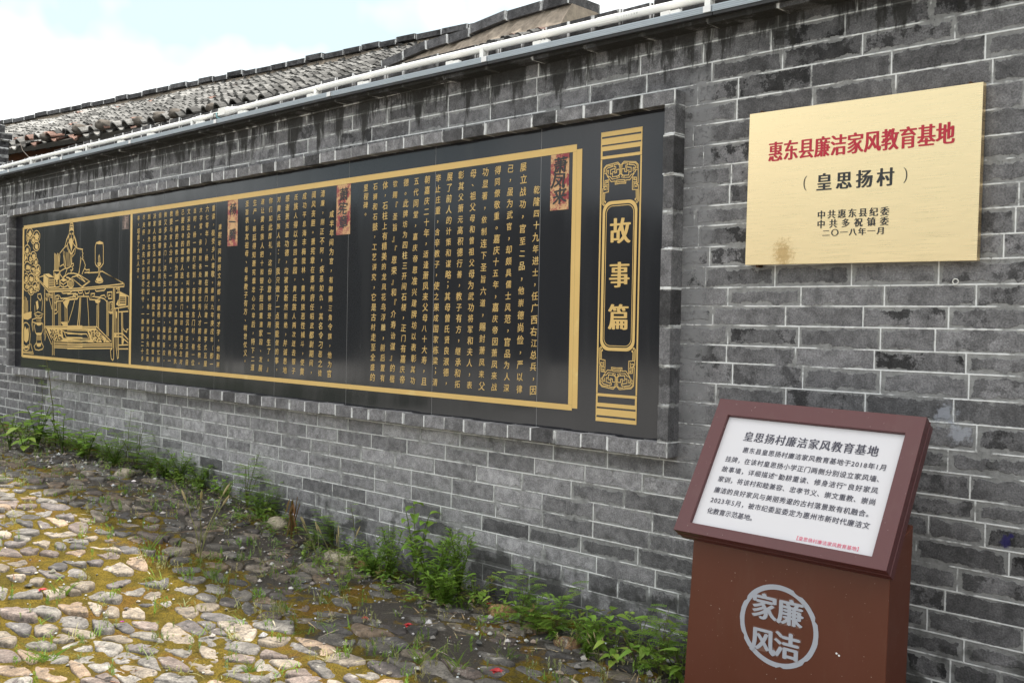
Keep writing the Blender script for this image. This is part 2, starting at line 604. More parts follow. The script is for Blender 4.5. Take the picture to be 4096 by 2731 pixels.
def mat_ground():
    k = NT('mossy_earth')
    P = k.pos(obj=False)
    sx = k.n('ShaderNodeSeparateXYZ')
    k.l(P, sx.inputs[0])
    n1 = k.noise(P, 2.3, 4, 0.6)
    n2 = k.noise(P, 11, 4, 0.65)
    n3 = k.noise(P, 130, 3, 0.7)
    n4 = k.noise(P, 480, 2, 0.7)
    moss = k.mix(k.rng(n2, 0.35, 0.65), (0.15, 0.108, 0.014), (0.38, 0.255, 0.030))
    moss = k.mix(k.rng(k.noise(P, 4.0, 4, 0.6), 0.52, 0.66, 0, 0.75), moss, (0.34, 0.15, 0.03))
    moss = k.mix(k.rng(n4, 0.35, 0.7, 0, 0.6), moss, (0.30, 0.25, 0.06))
    moss = k.mix(k.rng(n3, 0.34, 0.56, 0.65, 0.0), moss, (0.05, 0.042, 0.012))
    soil = k.mix(n3, (0.06, 0.052, 0.044), (0.20, 0.178, 0.155))
    soil = k.mix(k.rng(k.vor(P, 90), 0.10, 0.22, 0.5, 0.0), soil, (0.30, 0.28, 0.25))
    near = k.rng(sx.outputs['Y'], 2.1, 2.8)           # bare dirt at the wall foot, spread wider to paint in the wall's shade
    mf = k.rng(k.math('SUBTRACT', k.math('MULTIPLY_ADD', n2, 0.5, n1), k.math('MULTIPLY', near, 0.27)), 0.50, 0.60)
    col = k.mix(mf, soil, moss)
    k.bump(k.math('MULTIPLY_ADD', n4, 0.7, k.math('MULTIPLY_ADD', n3, 1.2, n2)), 1.0, 0.022)
    return k.fin(col, 0.95, 0, 0.15)


M_GROUND = mat_ground()

# ------------------------------------------------------------------ ground
gb = MB()
NX, NY = 800, 270
xs = [-11.5 + 12.0 * i / NX for i in range(NX + 1)]
ys = [-0.8 + 4.05 * j / NY for j in range(NY + 1)]
vs = [(x, y, gz(x, y) + 0.005 + 0.007 * nz(x, y, 3, 3.1) + 0.009 * nz(x, y, 7, 16) + 0.004 * nz(x, y, 5, 43)) for y in ys for x in xs]
fs = [(j * (NX + 1) + i, j * (NX + 1) + i + 1, (j + 1) * (NX + 1) + i + 1, (j + 1) * (NX + 1) + i) for j in range(NY) for i in range(NX)]
gb.mesh(vs, fs)
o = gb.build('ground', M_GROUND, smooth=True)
tag(o, 'mossy earth floor between the cobbles in front of the brick wall', 'ground', kind='structure')
M_YARD = mat_plain('pale_concrete', (0.40, 0.39, 0.37), 0.9, 0, 0.2, 0.2, 0.8)
M_FIELD = mat_plain('dark_rough_grass', (0.045, 0.055, 0.025), 0.95, 0, 0.1, 0.4, 0.6)
far, yard = MB(), MB()
fx = [-400, -60, -34, -20, -11.5, 0.5, 8, 60, 400]
fy = [-400, -60, -36, -8, -0.8, 3.25, 60, 400]
vs = [(x, y, gz(min(max(x, -11.5), 0.5), min(max(y, -8), 3.25)) - 0.03) for y in fy for x in fx]
f1, f2 = [], []
for j in range(len(fy) - 1):
    for i in range(len(fx) - 1):
        if fx[i] == -11.5 and fy[j] == -0.8:
            continue
        a = j * len(fx) + i
        q = (a, a + 1, a + 1 + len(fx), a + len(fx))
        paved = -34 <= fx[i] < 8 and -36 <= fy[j] < -0.8 and not (fx[i] < -11.5 and fy[j] == -8)
        (f2 if paved else f1).append(q)
far.mesh(vs, f1)
yard.mesh(vs, f2)
o = far.build('terrain', M_FIELD)
tag(o, 'dark rough grass reaching to the horizon around the yard', 'ground', kind='structure')
o = yard.build('yard', M_YARD)
tag(o, 'pale concrete yard in front of the cobbled strip', 'ground', kind='structure')

M_SCREEN = mat_plain('added_screen_dark', (0.034, 0.040, 0.034), 0.95, 0, 0.1, 0.5, 0.35)  # added dark ridge, unseen, keeps low sky out of plaque and panel reflections
s = MB()
vs, fs = [], []
for k_ in range(121):
    a = math.pi * (1.02 + .96 * k_ / 120)
    for d, hh in ((34, -1.4), (38, 1.6), (44, 3.6), (60, 6.5), (120, 8.5)):
        r = 1 + .30 * nz(math.cos(a) * 5, math.sin(a) * 5, d * .05) + .22 * nz(math.cos(a) * 17, math.sin(a) * 17, d * .1)
        vs.append((math.cos(a) * d, math.sin(a) * d, hh * r if hh > 0 else hh))
for k_ in range(120):
    for m_ in range(4):
        a = k_ * 5 + m_
        fs.append((a, a + 1, a + 6, a + 5))
s.mesh(vs, fs)
tag(s.build('added_sky_screen', M_SCREEN, smooth=True), 'added dark ridge behind the camera, unseen, screening low sky from reflections', 'added_sky_screen', kind='structure')


def clip_cell(poly, p, q):
    mx, my = (p[0] + q[0]) / 2, (p[1] + q[1]) / 2
    dx, dy = q[0] - p[0], q[1] - p[1]
    out = []
    for i in range(len(poly)):
        a, b = poly[i], poly[(i + 1) % len(poly)]
        da = (a[0] - mx) * dx + (a[1] - my) * dy
        db = (b[0] - mx) * dx + (b[1] - my) * dy
        if da <= 0:
            out.append(a)
        if (da < 0 < db) or (db < 0 < da):
            t = da / (da - db)
            out.append((a[0] + (b[0] - a[0]) * t, a[1] + (b[1] - a[1]) * t))
    return out


rs = random.Random(21)
SXS, SYS = 0.158, 0.082
rows = int(4.0 / SYS)
cols = int(11.6 / SXS)
grid = {}
for j in range(-1, rows + 1):
    for i in range(-1, cols + 1):
        x = -11.2 + (i + 0.5 * (j % 2)) * SXS + rs.uniform(-.5, .5) * SXS
        y = -0.75 + j * SYS + rs.uniform(-.5, .5) * SYS
        if rs.random() < .14:
            continue
        grid[(i, j)] = (x, y * SXS / SYS)         # squeezed space: cells come out long across the yard
stones = MB()
PAL = [(0.22, 0.20, 0.175), (0.19, 0.175, 0.16), (0.27, 0.225, 0.175), (0.30, 0.255, 0.205), (0.16, 0.14, 0.132), (0.20, 0.16, 0.14), (0.25, 0.23, 0.205), (0.31, 0.23, 0.165), (0.13, 0.12, 0.115)]
for (i, j), p in grid.items():
    if i < 0 or j < 0 or i >= cols or j >= rows:
        continue
    kx, ky = p[0], p[1] * SYS / SXS
    if ky > 3.08 or kx > 0.3:
        continue
    if rs.random() < (0.06 if ky < 2.6 else 0.16):
        continue
    poly = [(p[0] - .4, p[1] - .4), (p[0] + .4, p[1] - .4), (p[0] + .4, p[1] + .4), (p[0] - .4, p[1] + .4)]
    for dj in (-2, -1, 0, 1, 2):
        for di in (-2, -1, 0, 1, 2):
            q = grid.get((i + di, j + dj))
            if q and (di or dj):
                poly = clip_cell(poly, p, q)
    if len(poly) < 3:
        continue
    poly = [(a, b * SYS / SXS) for a, b in poly]
    cx = sum(a for a, b in poly) / len(poly)
    cy = sum(b for a, b in poly) / len(poly)
    gap = rs.choice((0.002, 0.004, 0.007, 0.010, 0.016))
    rot = rs.uniform(-.12, .12)
    q = []
    for a, b in poly:
        dx, dy = a - cx, b - cy
        L = math.hypot(dx, dy)
        sc = max(0.45, 1 - gap / max(L, .02)) * rs.uniform(.93, 1.02)
        dx, dy = dx * sc, dy * sc
        q.append((cx + dx * math.cos(rot) - dy * math.sin(rot), cy + dx * math.sin(rot) + dy * math.cos(rot)))
    for _ in range(2):
        r = []
        for t in range(len(q)):
            a, b = q[t], q[(t + 1) % len(q)]
            w = 0.20
            r += [(a[0] * (1 - w) + b[0] * w, a[1] * (1 - w) + b[1] * w), (a[0] * w + b[0] * (1 - w), a[1] * w + b[1] * (1 - w))]
        q = r
    n = len(q)
    hgt = rs.uniform(0.003, 0.015)
    tx, ty = rs.uniform(-.08, .08), rs.uniform(-.10, .10)
    c = rs.choice(PAL)
    f = rs.uniform(.68, 1.12)
    f *= ip(ky, [2.2, 2.6], [1.0, .62])  # stones by the wall coloured darker to deepen its shade
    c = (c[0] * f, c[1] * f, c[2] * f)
    vs, fs = [], []
    z0 = gz(cx, cy) + 0.002
    for sc, hz in ((1.0, -0.035), (1.0, 0.0), (0.975, 0.55), (0.90, 0.88), (0.66, 1.0), (0.33, 1.04)):
        for a, b in q:
            x, y = cx + (a - cx) * sc, cy + (b - cy) * sc
            h = hz if hz < 0 else hz * hgt + (tx * (x - cx) + ty * (y - cy)) * min(1, hz * 2) + (0.007 * nz(x, y, i * 3.1, 17) + 0.004 * nz(x, y, j, 45)) * min(1, hz * 2)
            vs.append((x, y, z0 + h))
    for t in range(5):
        for u in range(n):
            fs.append((t * n + u, t * n + (u + 1) % n, (t + 1) * n + (u + 1) % n, (t + 1) * n + u))
    fs.append(tuple(range(5 * n, 6 * n)))
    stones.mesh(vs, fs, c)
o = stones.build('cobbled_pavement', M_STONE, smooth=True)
tag(o, 'uneven paving of long river cobbles set in yellow moss', 'paving', kind='structure')

# ------------------------------------------------------------------ brick wall
wall = thing('brick_wall', (-4, WY, -1.25), 'long grey brick wall with white pointing and a dark header-course coping', 'wall')
rb = random.Random(5)
LINES = [1.165, 1.078, 1.000, 0.925, .846, .768, .689, .609, .534, .46, .385, .305, .23, .151, .082, .011, -.063, -.128, -.207, -.283, -.366, -.439, -.515, -.581, -.655, -.731, -.808, -.877, -.950, -1.022, -1.10, -1.178, -1.25, -1.325, -1.40, -1.475]


def tilt(x, z):
    return z * (-0.0065 * (x + 3.2)) if z > 0 else 0.0


wb = MB()
for r in range(len(LINES) - 1):
    z1, z0 = LINES[r], LINES[r + 1]
    pitch = 0.2895
    header = abs(z1 + 1.022) < .004
    off = (-4.479 if r % 2 else -4.625) + rb.uniform(-.012, .012)
    x = off - 30 * pitch
    while x < 2.5:
        L = pitch * (0.5 if (header and x > -3.3) else 1) + rb.uniform(-.012, .012)
        if rb.random() < .03:
            L *= 0.62
        x2 = x + L
        xm, zm = (x + x2) / 2, (z0 + z1) / 2
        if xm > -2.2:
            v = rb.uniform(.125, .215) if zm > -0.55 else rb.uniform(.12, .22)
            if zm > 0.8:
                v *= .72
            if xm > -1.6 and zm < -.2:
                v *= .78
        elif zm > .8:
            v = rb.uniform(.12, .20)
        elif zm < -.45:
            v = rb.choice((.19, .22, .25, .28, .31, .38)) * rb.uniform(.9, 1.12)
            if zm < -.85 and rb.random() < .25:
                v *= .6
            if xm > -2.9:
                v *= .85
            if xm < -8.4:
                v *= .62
        else:
            v = rb.uniform(.14, .22)
        sm = rb.random()
        bl = rb.random() if xm > -2.4 or zm > .7 else rb.random() * .55
        zz = [(x, z0 + tilt(x, z0)), (x2, z0 + tilt(x2, z0)), (x2, z1 + tilt(x2, z1)), (x, z1 + tilt(x, z1))]
        H = z1 - z0
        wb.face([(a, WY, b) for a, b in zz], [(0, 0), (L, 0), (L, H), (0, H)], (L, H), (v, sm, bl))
        x = x2
wb.box(-13.2, 2.6, WY + .002, WY + .36, -1.5, 1.14, (.14, .5, .5))
# corbel course below the coping, in short rough lengths
TX, TZ = [-13, -9.5, -4.3, -2.0, 0, 3], [.055, .033, 0, -.034, -.062, -.10]


def tz(x):
    return ip(x, TX, TZ)


wo = wb.build('brickwork', M_BRICK, wall)
cb = MB()
x = -13.2
while x < 2.6:
    L = .285 + rb.uniform(-.01, .01)
    v = rb.uniform(.06, .11)
    d = tz(x + L / 2)
    jy = rb.uniform(-.004, .004)
    M = Matrix.Translation((0, jy, d))
    cb.box(x, x + L, WY - .081, WY - .0005, 1.150 + rb.uniform(-.004, .004), 1.206, (v, .6, .5), M, edge='u')
    x += L
cb.build('corbel_course', M_FRAME, wall, bevel=.003)
cp = MB()
x = -13.2
while x < 2.6:
    L = .137 + rb.uniform(-.012, .012)
    if rb.random() < .25:
        L += .13
    v = rb.uniform(.055, .115)
    d = tz(x + L / 2) + rb.uniform(-.007, .007)
    M = Matrix.Translation((0, rb.uniform(-.006, .006), d))
    cp.box(x + .004, x + L - .004, WY - .022, WY + .33, 1.2065, 1.296, (v, .5, .8), M, edge='u')
    x += L
cp.box(-13.2, 2.6, WY - .012, WY + .32, 1.141, 1.20, (.1, .5, .5))
cp.build('coping', M_FRAME, wall, bevel=.006)

# raised brick frame round the black panel
FT = .067
fr = MB()


def frame_row(x0, x1, z0, z1, vert=False, L0=.1435):
    t = x0 if not vert else z0
    end = x1 if not vert else z1
    while t < end - .02:
        L = min(L0 + rb.uniform(-.008, .008), end - t)
        if end - t - L < .05:
            L = end - t
        v = rb.uniform(.17, .25)
        if rb.random() < .10:
            v = .085
        if vert:
            v *= .72
        M = Matrix.Translation((0, rb.uniform(-.004, .003), rb.uniform(-.002, .002)))
        c = (v, .35, rb.random() * .7)
        if vert:
            fr.box(x0, x1, WY - FT, WY + .01, t, t + L, c, M, edge='v')
        else:
            fr.box(t, t + L, WY - FT, WY + .01, z0, z1, c, M, edge='u')
        t += L


frame_row(-9.125, -2.215, .847, .898)
frame_row(-9.125, -2.215, -.497, -.443)
frame_row(-2.262, -2.213, -.4425, .8465, True, .1476)
frame_row(-9.123, -9.074, -.4425, .8465, True, .1476)
fr.build('panel_frame', M_FRAME, wall, bevel=.005)

# ------------------------------------------------------------------ story panel
PY = 3.186
panel = thing('story_panel', (-5.66, WY, -.44), 'long polished black stone panel with gold columns of writing in a brick recess', 'wall panel')
jx = [-9.073, -8.443, -7.745, -7.065, -6.384, -5.699, -5.015, -4.323, -3.634, -2.945, -2.263]
for a, b in zip(jx[:-1], jx[1:]):
    s = MB()
    s.box(a + .0015, b - .0015, PY, PY + .012, -.442, .846)
    s.build('stone_slab', M_BLACK, panel)
for a in jx[1:-1]:
    s = MB()
    s.box(a - .0014, a + .0014, PY + .0007, PY + .011, -.4415, .8455)
    s.build('slab_joint', M_JOINT, panel)


class Flat:
    """thin paint laid on a plane: origin, right, up, towards the viewer"""
    def __init__(s, o, r, u, n, base=.0007):
        s.o, s.r, s.u, s.nn, s.base, s.k = Vector(o), Vector(r), Vector(u), Vector(n), base, 0
        s.mb = MB()
        s.mi = 0

    def p(s, x, y, lift):
        return s.o + s.r * x + s.u * y + s.nn * lift

    def lift(s):
        s.k = (s.k + 1) % 24
        return s.base + s.k * .00004

    def poly(s, pts, lift=None):
        L = s.lift() if lift is None else lift
        bm = bmesh.new()
        f = bm.faces.new([bm.verts.new((x, y, 0)) for x, y in pts])
        bmesh.ops.triangulate(bm, faces=[f])
        bm.verts.index_update()
        s.mb.mesh([s.p(v.co.x, v.co.y, L) for v in bm.verts], [tuple(v.index for v in f.verts) for f in bm.faces], mi=s.mi)
        bm.free()

    def rect(s, x0, x1, y0, y1, lift=None):
        s.poly([(x0, y0), (x1, y0), (x1, y1), (x0, y1)], lift)

    def ring(s, outer, inner):
        L = s.lift()
        n = len(outer)
        s.mb.mesh([s.p(x, y, L) for x, y in outer + inner], [(i, (i + 1) % n, n + (i + 1) % n, n + i) for i in range(n)])

    def line(s, pts, w, closed=False):
        L = s.lift()
        P = [Vector(p) for p in pts]
        n = len(P)
        if n < 2:
            return
        ww = w if isinstance(w, (list, tuple)) else [w] * n
        A, B = [], []
        for i in range(n):
            a = P[i - 1] if (i > 0 or closed) else None
            b = P[(i + 1) % n] if (i < n - 1 or closed) else None
            d1 = (P[i] - a).normalized() if a is not None and (P[i] - a).length > 1e-7 else None
            d2 = (b - P[i]).normalized() if b is not None and (b - P[i]).length > 1e-7 else None
            d1 = d1 if d1 is not None else d2
            d2 = d2 if d2 is not None else d1
            if d1 is None:
                return
            t = d1 + d2
            if t.length < .3:
                t = d1
            t.normalize()
            m = Vector((-t.y, t.x))
            c = max(.55, abs(m.dot(Vector((-d1.y, d1.x)))))
            A.append(P[i] + m * (ww[i] / 2 / c))
            B.append(P[i] - m * (ww[i] / 2 / c))
        vs = [s.p(q.x, q.y, L) for q in A + B]
        m = n if closed else n - 1
        s.mb.mesh(vs, [(i, n + i, n + (i + 1) % n, (i + 1) % n) for i in range(m)], mi=s.mi)

    def build(s, name, mat, parent):
        return s.mb.build(name, mat, parent)


GL = {}
_tc = bpy.data.curves.new('glyph', 'FONT')
_tc.resolution_u = 3
_to = bpy.data.objects.new('glyph', _tc)
COL.objects.link(_to)


def glyph(ch, off=0.0):
    key = (ch, off)
    if key not in GL:
        _tc.body = ch
        _tc.offset = off
        dg = bpy.context.evaluated_depsgraph_get()
        dg.update()
        m = bpy.data.meshes.new_from_object(_to.evaluated_get(dg))
        GL[key] = ([(v.co.x, v.co.y) for v in m.vertices], [tuple(p.vertices) for p in m.polygons])
        bpy.data.meshes.remove(m)
    return GL[key]


def put(fl, ch, x, y, w, h, off=0.0, heavy=0.0, shear=0.0, rot=0.0, yheavy=0.0):
    """one character centred at x, y; heavy thickens the upright strokes like a printed Song face"""
    V, F = glyph(ch, off)
    if not V:
        return
    L0 = fl.lift()
    reps = [(0, 0)]
    if heavy:
        reps = [(-heavy, 0), (0, 0), (heavy, 0)]
    if yheavy:
        reps += [(0, -yheavy), (0, yheavy)]
    c, sn = math.cos(rot), math.sin(rot)
    for k, (dx, dy) in enumerate(reps):
        L = L0 + k * .00005
        out = []
        for a, b in V:
            u, v = (a - .5 + dx) * w, (b - .375 + dy) * h
            u += shear * v
            out.append(fl.p(x + u * c - v * sn, y + u * sn + v * c, L))
        fl.mb.mesh(out, F)


def plane_wall(Y, base=.0007):
    return Flat((0, Y, 0), (1, 0, 0), (0, 0, 1), (0, -1, 0), base)


# gold border
b = plane_wall(PY)
x0, x1, zt, zb = -8.896, -2.742, .757, -.357
b.rect(x0, x1, .727, zt)
b.rect(x0, x1, zb, -.333)
b.rect(-8.918, -8.883, -.3325, .7265)
b.rect(-8.918, x0 - .0005, .7268, .741)
b.rect(-8.918, x0 - .0005, -.352, -.3328)
b.rect(-2.741, -2.712, -.347, .735)
b.rect(-2.763, -2.7415, -.3325, .7265)
b.rect(-6.886, -6.854, -.3325, .7265)
b.build('gold_border', M_GOLD, panel)

COLS = [
    (['乾隆四十九年进士，任广西右江总兵，因', '屡立战功，官至二品，他崇德尚俭，严以律', '己，虽为武官，却颇具儒士风范，官品为人深', '得同僚敬重。嘉庆十五年，嘉庆帝因萧凤来战', '功显著，依制连下圣旨六道，赐封萧凤来父', '母、祖父母和曾祖父母为武功将军和夫人，表', '彰其父萧元高积德行善，教子有方，继承和拓', '展了前人的计策和谋略；其母曾氏贤良淑德，', '举止庄重，含辛教子，使之果成国家栋梁；清', '朝嘉庆二十年，适逢萧凤来父母八十大寿，且', '五代同堂，嘉庆帝恩准兴建牌坊以表彰其功', '德。此牌坊为四柱三开间石楼，正门有嘉庆帝', '钦赐『圣旨』『恩荣』和『介寿诒谋』的楷', '体，石柱上有精美的龙凤花鸟浮雕，前后置有', '石狮和石鼓，工艺讲究，它是古村走至全盛的', '里程碑。'], -2.967, -4.176, .585, .558),
    (['咸丰年间为官，有御赐三角令旗，他为官', '清廉，刚正不阿，疾恶如仇，其名令刁恶之徒', '闻风丧胆。萧宪章在惠州府任昭武都尉期间，', '成功平息海丰梅陇林、黄两族恶性械斗，使黄', '氏族人得以返回家园，黄氏族人两次送去银子', '感谢萧宪章功德，均被其断然拒绝，并诚恳地', '对黄氏族人说：『我只做了一点我能做的事，', '你们如此厚礼，这份心意够我受用一生了。』', '遂让黄氏族人把十担银子担回重建家园、发展', '生产。朝廷得知萧宪章忠心义举后，特下二道', '圣旨表彰其祖母、母亲教子有方、明世仗义。'], -4.472, -5.333, .575, -.25),
    (['康熙年间敕授文林郎，颇有才学，他勤耕', '重读，极受乡人尊敬。康熙九年庚戌年（即一', '六七零年），杨一腾在南门兴建一座亭式瓦屋', '大学堂，亲自到各处聘请优秀人才前来任教。', '当时，杨一腾打听到，在黄埠东门村，有一位', '文采出众的教师，名叫洪谦。他沉思这正是自', '己要找寻的理想人选，便登门造访。洪先生对', '杨一腾的重教行为颇为赞赏，但顾虑到外地执', '教要与家人分离，一时难以应承。此后，杨一', '腾又多次登门，洪先生感其诚意，最终答应，', '但提出要带着妻儿同去，希望杨一腾能帮忙解', '决家人的生活问题。杨一腾欣喜应承，细致周', '到帮洪先生解决后顾之忧。杨一腾对洪先生极', '尽关怀，洪先生也恪尽职守，一教就是二十多', '年，培育了大批人才。'], -5.649, -6.758, .57, .285),
]
rt = random.Random(3)
for lines, xa, xb, ztop, zend in COLS:
    fl = plane_wall(PY)
    n = len(lines)
    for i, t in enumerate(lines):
        x = xa + (xb - xa) * i / (n - 1)
        zt_ = ztop if i == 0 else .692
        ze = -.285 if i < n - 1 else zend
        m = len(t)
        for j, ch in enumerate(t):
            z = zt_ + (ze - zt_) * j / (m - 1)
            dx, dz = (.012, .010) if ch in '，。、；：' else (0, 0)
            s_ = .038 * rt.uniform(.9, 1.1)
            put(fl, ch, x + dx + rt.uniform(-.002, .002), z + dz, s_ * 1.05, s_ * 1.04, 0, .010, .10, rt.uniform(-.06, .10), .005)
    fl.build('gold_writing', M_GOLD, panel)

# name plates
for name, x0, x1, z0, z1, txt in (('plate', -2.887, -2.783, .489, .7262, '萧凤来'), ('plate', -4.431, -4.307, .460, .7262, '萧宪章'), ('plate', -5.557, -5.440, .4455, .7262, '杨一腾')):
    f = plane_wall(PY)
    f.rect(x0, x1, z0, z1)
    pl = f.build('name_plate', M_PLATE, panel)
    f = plane_wall(PY, .0022)
    H = z1 - z0
    for j, ch in enumerate(txt):
        put(f, ch, (x0 + x1) / 2 + (.004, -.004, .003)[j], z1 - H * (.20 + .275 * j), .082, .072, 0, .028, .14, (.05, -.08, .10)[j], .014)
        f.build('brush_character', M_INK, pl)
        f = plane_wall(PY, .0022)
f = plane_wall(PY)
f.rect(-7.019, -6.916, .627, .7255)
sl = f.build('seal_mark', mat_plain('dusty_pink_seal', (0.42, 0.30, 0.26), 0.6, 0, .3, .2, 40), panel)
f = plane_wall(PY, .0022)
for dx, t in ((.026, '庄重'), (-.026, '敬爱')):
    for j, ch in enumerate(t):
        put(f, ch, -6.9675 + dx, .700 - .047 * j, .05, .05, 0, .012)
f.line([(-7.014, .632), (-6.921, .632), (-6.921, .7205), (-7.014, .7205)], .004, True)
f.build('seal_writing', M_INK, sl)

# banner on the right with its fret ornaments
bn = plane_wall(PY)
xl, xr = -2.612, -2.403
xc = (xl + xr) / 2
bn.rect(xl, xl + .0075, -.2735, .6775)
bn.rect(xr - .0075, xr, -.2735, .6775)
for z0, z1 in ((.770, .789), (.737, .7625), (.712, .7305), (.679, .691), (-.2865, -.275), (-.3295, -.3135), (-.3645, -.337), (-.389, -.373)):
    bn.rect(xl, xr, z0, z1)
for z0, z1 in ((.6911, .7119), (-.3134, -.2866)):
    bn.rect(xl, xl + .009, z0, z1)
    bn.rect(xr - .009, xr, z0, z1)
for z0, z1 in ((.7625, .77), (.7305, .737), (-.337, -.3295), (-.373, -.3645)):
    bn.rect(xl, xl + .005, z0 + .0001, z1 - .0001)
    bn.rect(xr - .005, xr, z0 + .0001, z1 - .0001)


def cart(w, h, r, n=7):      # cartouche outline with nibbled corners
    cz = .203
    P = []
    for sx_, sz_, a0 in ((1, 1, 90), (1, -1, 0), (-1, -1, -90), (-1, 1, 180)):
        seq = []
        for t in range(n + 1):
            a = math.radians(90 * t / n)
            seq.append((w / 2 - r + r * math.sin(a), h / 2 - r + r * math.cos(a)))
        if (sx_ * sz_) < 0:
            seq = seq[::-1]
        P += [(xc + sx_ * a, cz + sz_ * b) for a, b in seq]
    return P


o_, i_ = cart(.176, .605, .042), cart(.151, .578, .036)
bn.ring(o_, i_)
bn.line(cart(.139, .565, .031), .0028, True)
# fret: coordinates measured inside the crop of the photograph, left half mirrored
HALF = [
    [(275, 215), (235, 172), (75, 195), (40, 235), (36, 485), (52, 487), (50, 500), (30, 515), (32, 575), (112, 565), (114, 465), (55, 470), (60, 405), (112, 400), (112, 470)],
    [(60, 440), (95, 437), (95, 418), (75, 418)],
    [(92, 545), (92, 485), (52, 490), (50, 530), (72, 530), (72, 510)],
    [(275, 325), (278, 215)],
    [(268, 335), (240, 360), (165, 365), (165, 320), (135, 325), (133, 265), (195, 252), (198, 298), (155, 300)],
    [(262, 335), (262, 268), (220, 272), (222, 310), (190, 318)],
    [(262, 255), (258, 210), (235, 195), (185, 200), (185, 228), (208, 228), (210, 262)],
    [(52, 290), (55, 235), (80, 210), (165, 203), (165, 222), (95, 235), (75, 255), (72, 285)],
    [(50, 305), (75, 305), (80, 330), (100, 335), (105, 355), (135, 360), (160, 395), (250, 390), (220, 372)],
    [(85, 312), (88, 275), (108, 270), (108, 318)],
    [(30, 580), (25, 720), (50, 750), (60, 740), (42, 710), (45, 580)],
    [(62, 580), (58, 690), (70, 712), (76, 700), (66, 685)],
    [(90, 345), (150, 430), (205, 425), (205, 470), (278, 464)],
    [(278, 415), (222, 420), (222, 447), (278, 440)],
    [(268, 385), (252, 362), (278, 330)],
]
for flip in (1, -1):
    for sgn in (1, -1):
        for pl_ in HALF:
            pts = []
            for a, b_ in pl_:
                zc_ = .660 - (b_ - 172) / (750 - 172) * .170
                u = (278 - a) / (278 - 30) * .091
                zz_ = zc_ if flip == 1 else .406 - zc_
                pts.append((xc - sgn * u, zz_))
            bn.line(pts, .0034)
bn.build('gold_banner', M_GOLD, panel)
bt = plane_wall(PY)
for ch, z in (('故', .384), ('事', .207), ('篇', .037)):
    put(bt, ch, xc + .003, z, .106, .110, 0, .040, 0, 0, .006)
    bt.build('title_character', M_GOLD, panel)
    bt = plane_wall(PY)

# engraved picture: scholar at a desk
pic = plane_wall(PY)


def crop(x0, y0, s):
    def g(pts):
        return [onY(x0 + a / s, y0 + b_ / s, PY) for a, b_ in pts]
    return g


CA, CB, CC, CD = crop(80, 880, 2.988), crop(80, 1130, 2.988), crop(270, 880, 2.988), crop(270, 1130, 2.8)
W1 = .0085


def L(c, pts, w=W1, closed=False):
    pic.line(c(pts), w, closed)


def F(c, pts):
    q = c(pts)
    pic.poly(q)


# scholar
L(CA, [(590, 145), (600, 60), (606, 30), (618, 40), (628, 28), (637, 60), (643, 150)])
L(CA, [(600, 75), (618, 68), (636, 75)])
L(CA, [(612, 30), (611, 66)], .005)
L(CA, [(627, 30), (628, 66)], .005)
F(CA, [(592, 140), (604, 92), (618, 84), (634, 92), (642, 140), (632, 128), (616, 124), (602, 130)])
L(CA, [(590, 150), (584, 190), (588, 240), (600, 268)])
L(CA, [(643, 150), (645, 190), (640, 240), (628, 268)])
L(CA, [(594, 164), (610, 160)])
L(CA, [(622, 158), (640, 162)])
L(CA, [(596, 176), (609, 172)], .005)
L(CA, [(623, 172), (637, 175)], .005)
L(CA, [(616, 165), (613, 205), (622, 206)], .005)
F(CA, [(598, 225), (612, 212), (628, 222), (634, 262), (627, 330), (614, 382), (606, 330), (586, 265)])
L(CA, [(588, 190), (570, 215), (545, 290), (536, 320)])
L(CA, [(583, 180), (560, 230), (548, 285)])
L(CA, [(645, 180), (665, 225), (680, 290), (685, 325)])
L(CA, [(648, 200), (668, 260), (674, 315)])
L(CA, [(580, 262), (565, 300), (520, 345), (480, 395), (468, 440), (470, 500)])
L(CA, [(570, 300), (585, 350), (614, 402), (640, 365), (665, 330)])
L(CA, [(560, 310), (580, 370), (614, 415), (650, 370)], .006)
L(CA, [(632, 265), (650, 300), (690, 340), (745, 352)])
for x in (518, 535, 552, 566, 580, 596):
    L(CA, [(x, 360 + (x % 7) * 4), (x + 8, 470), (x + 14, 560)], .0065)
L(CA, [(614, 410), (612, 470), (618, 525)])
L(CA, [(630, 405), (620, 460), (622, 520)], .006)
L(CA, [(525, 420), (540, 500), (548, 580), (575, 575), (610, 555)])
L(CA, [(480, 555), (520, 530), (545, 575), (520, 590), (478, 615)])
L(CA, [(478, 600), (482, 650), (510, 690), (540, 660), (560, 600), (565, 575)])
L(CA, [(600, 560), (620, 525), (640, 520), (642, 545), (620, 560), (636, 580), (620, 600), (605, 640)])
L(CA, [(600, 600), (632, 596), (628, 610)], .006)
L(CA, [(520, 690), (575, 640), (640, 636), (700, 650)])
L(CA, [(480, 420), (475, 480), (470, 560)])
L(CC, [(150, 345), (182, 350), (178, 380), (188, 400), (180, 425), (188, 445), (172, 465), (192, 475), (215, 540), (205, 580), (185, 620), (175, 650)])
L(CC, [(100, 340), (90, 400), (60, 440)], .006)
L(CC, [(160, 440), (155, 520), (140, 640)])
L(CC, [(205, 575), (225, 598), (262, 592), (262, 625), (205, 630)])
L(CC, [(165, 480), (150, 560), (132, 650)], .006)
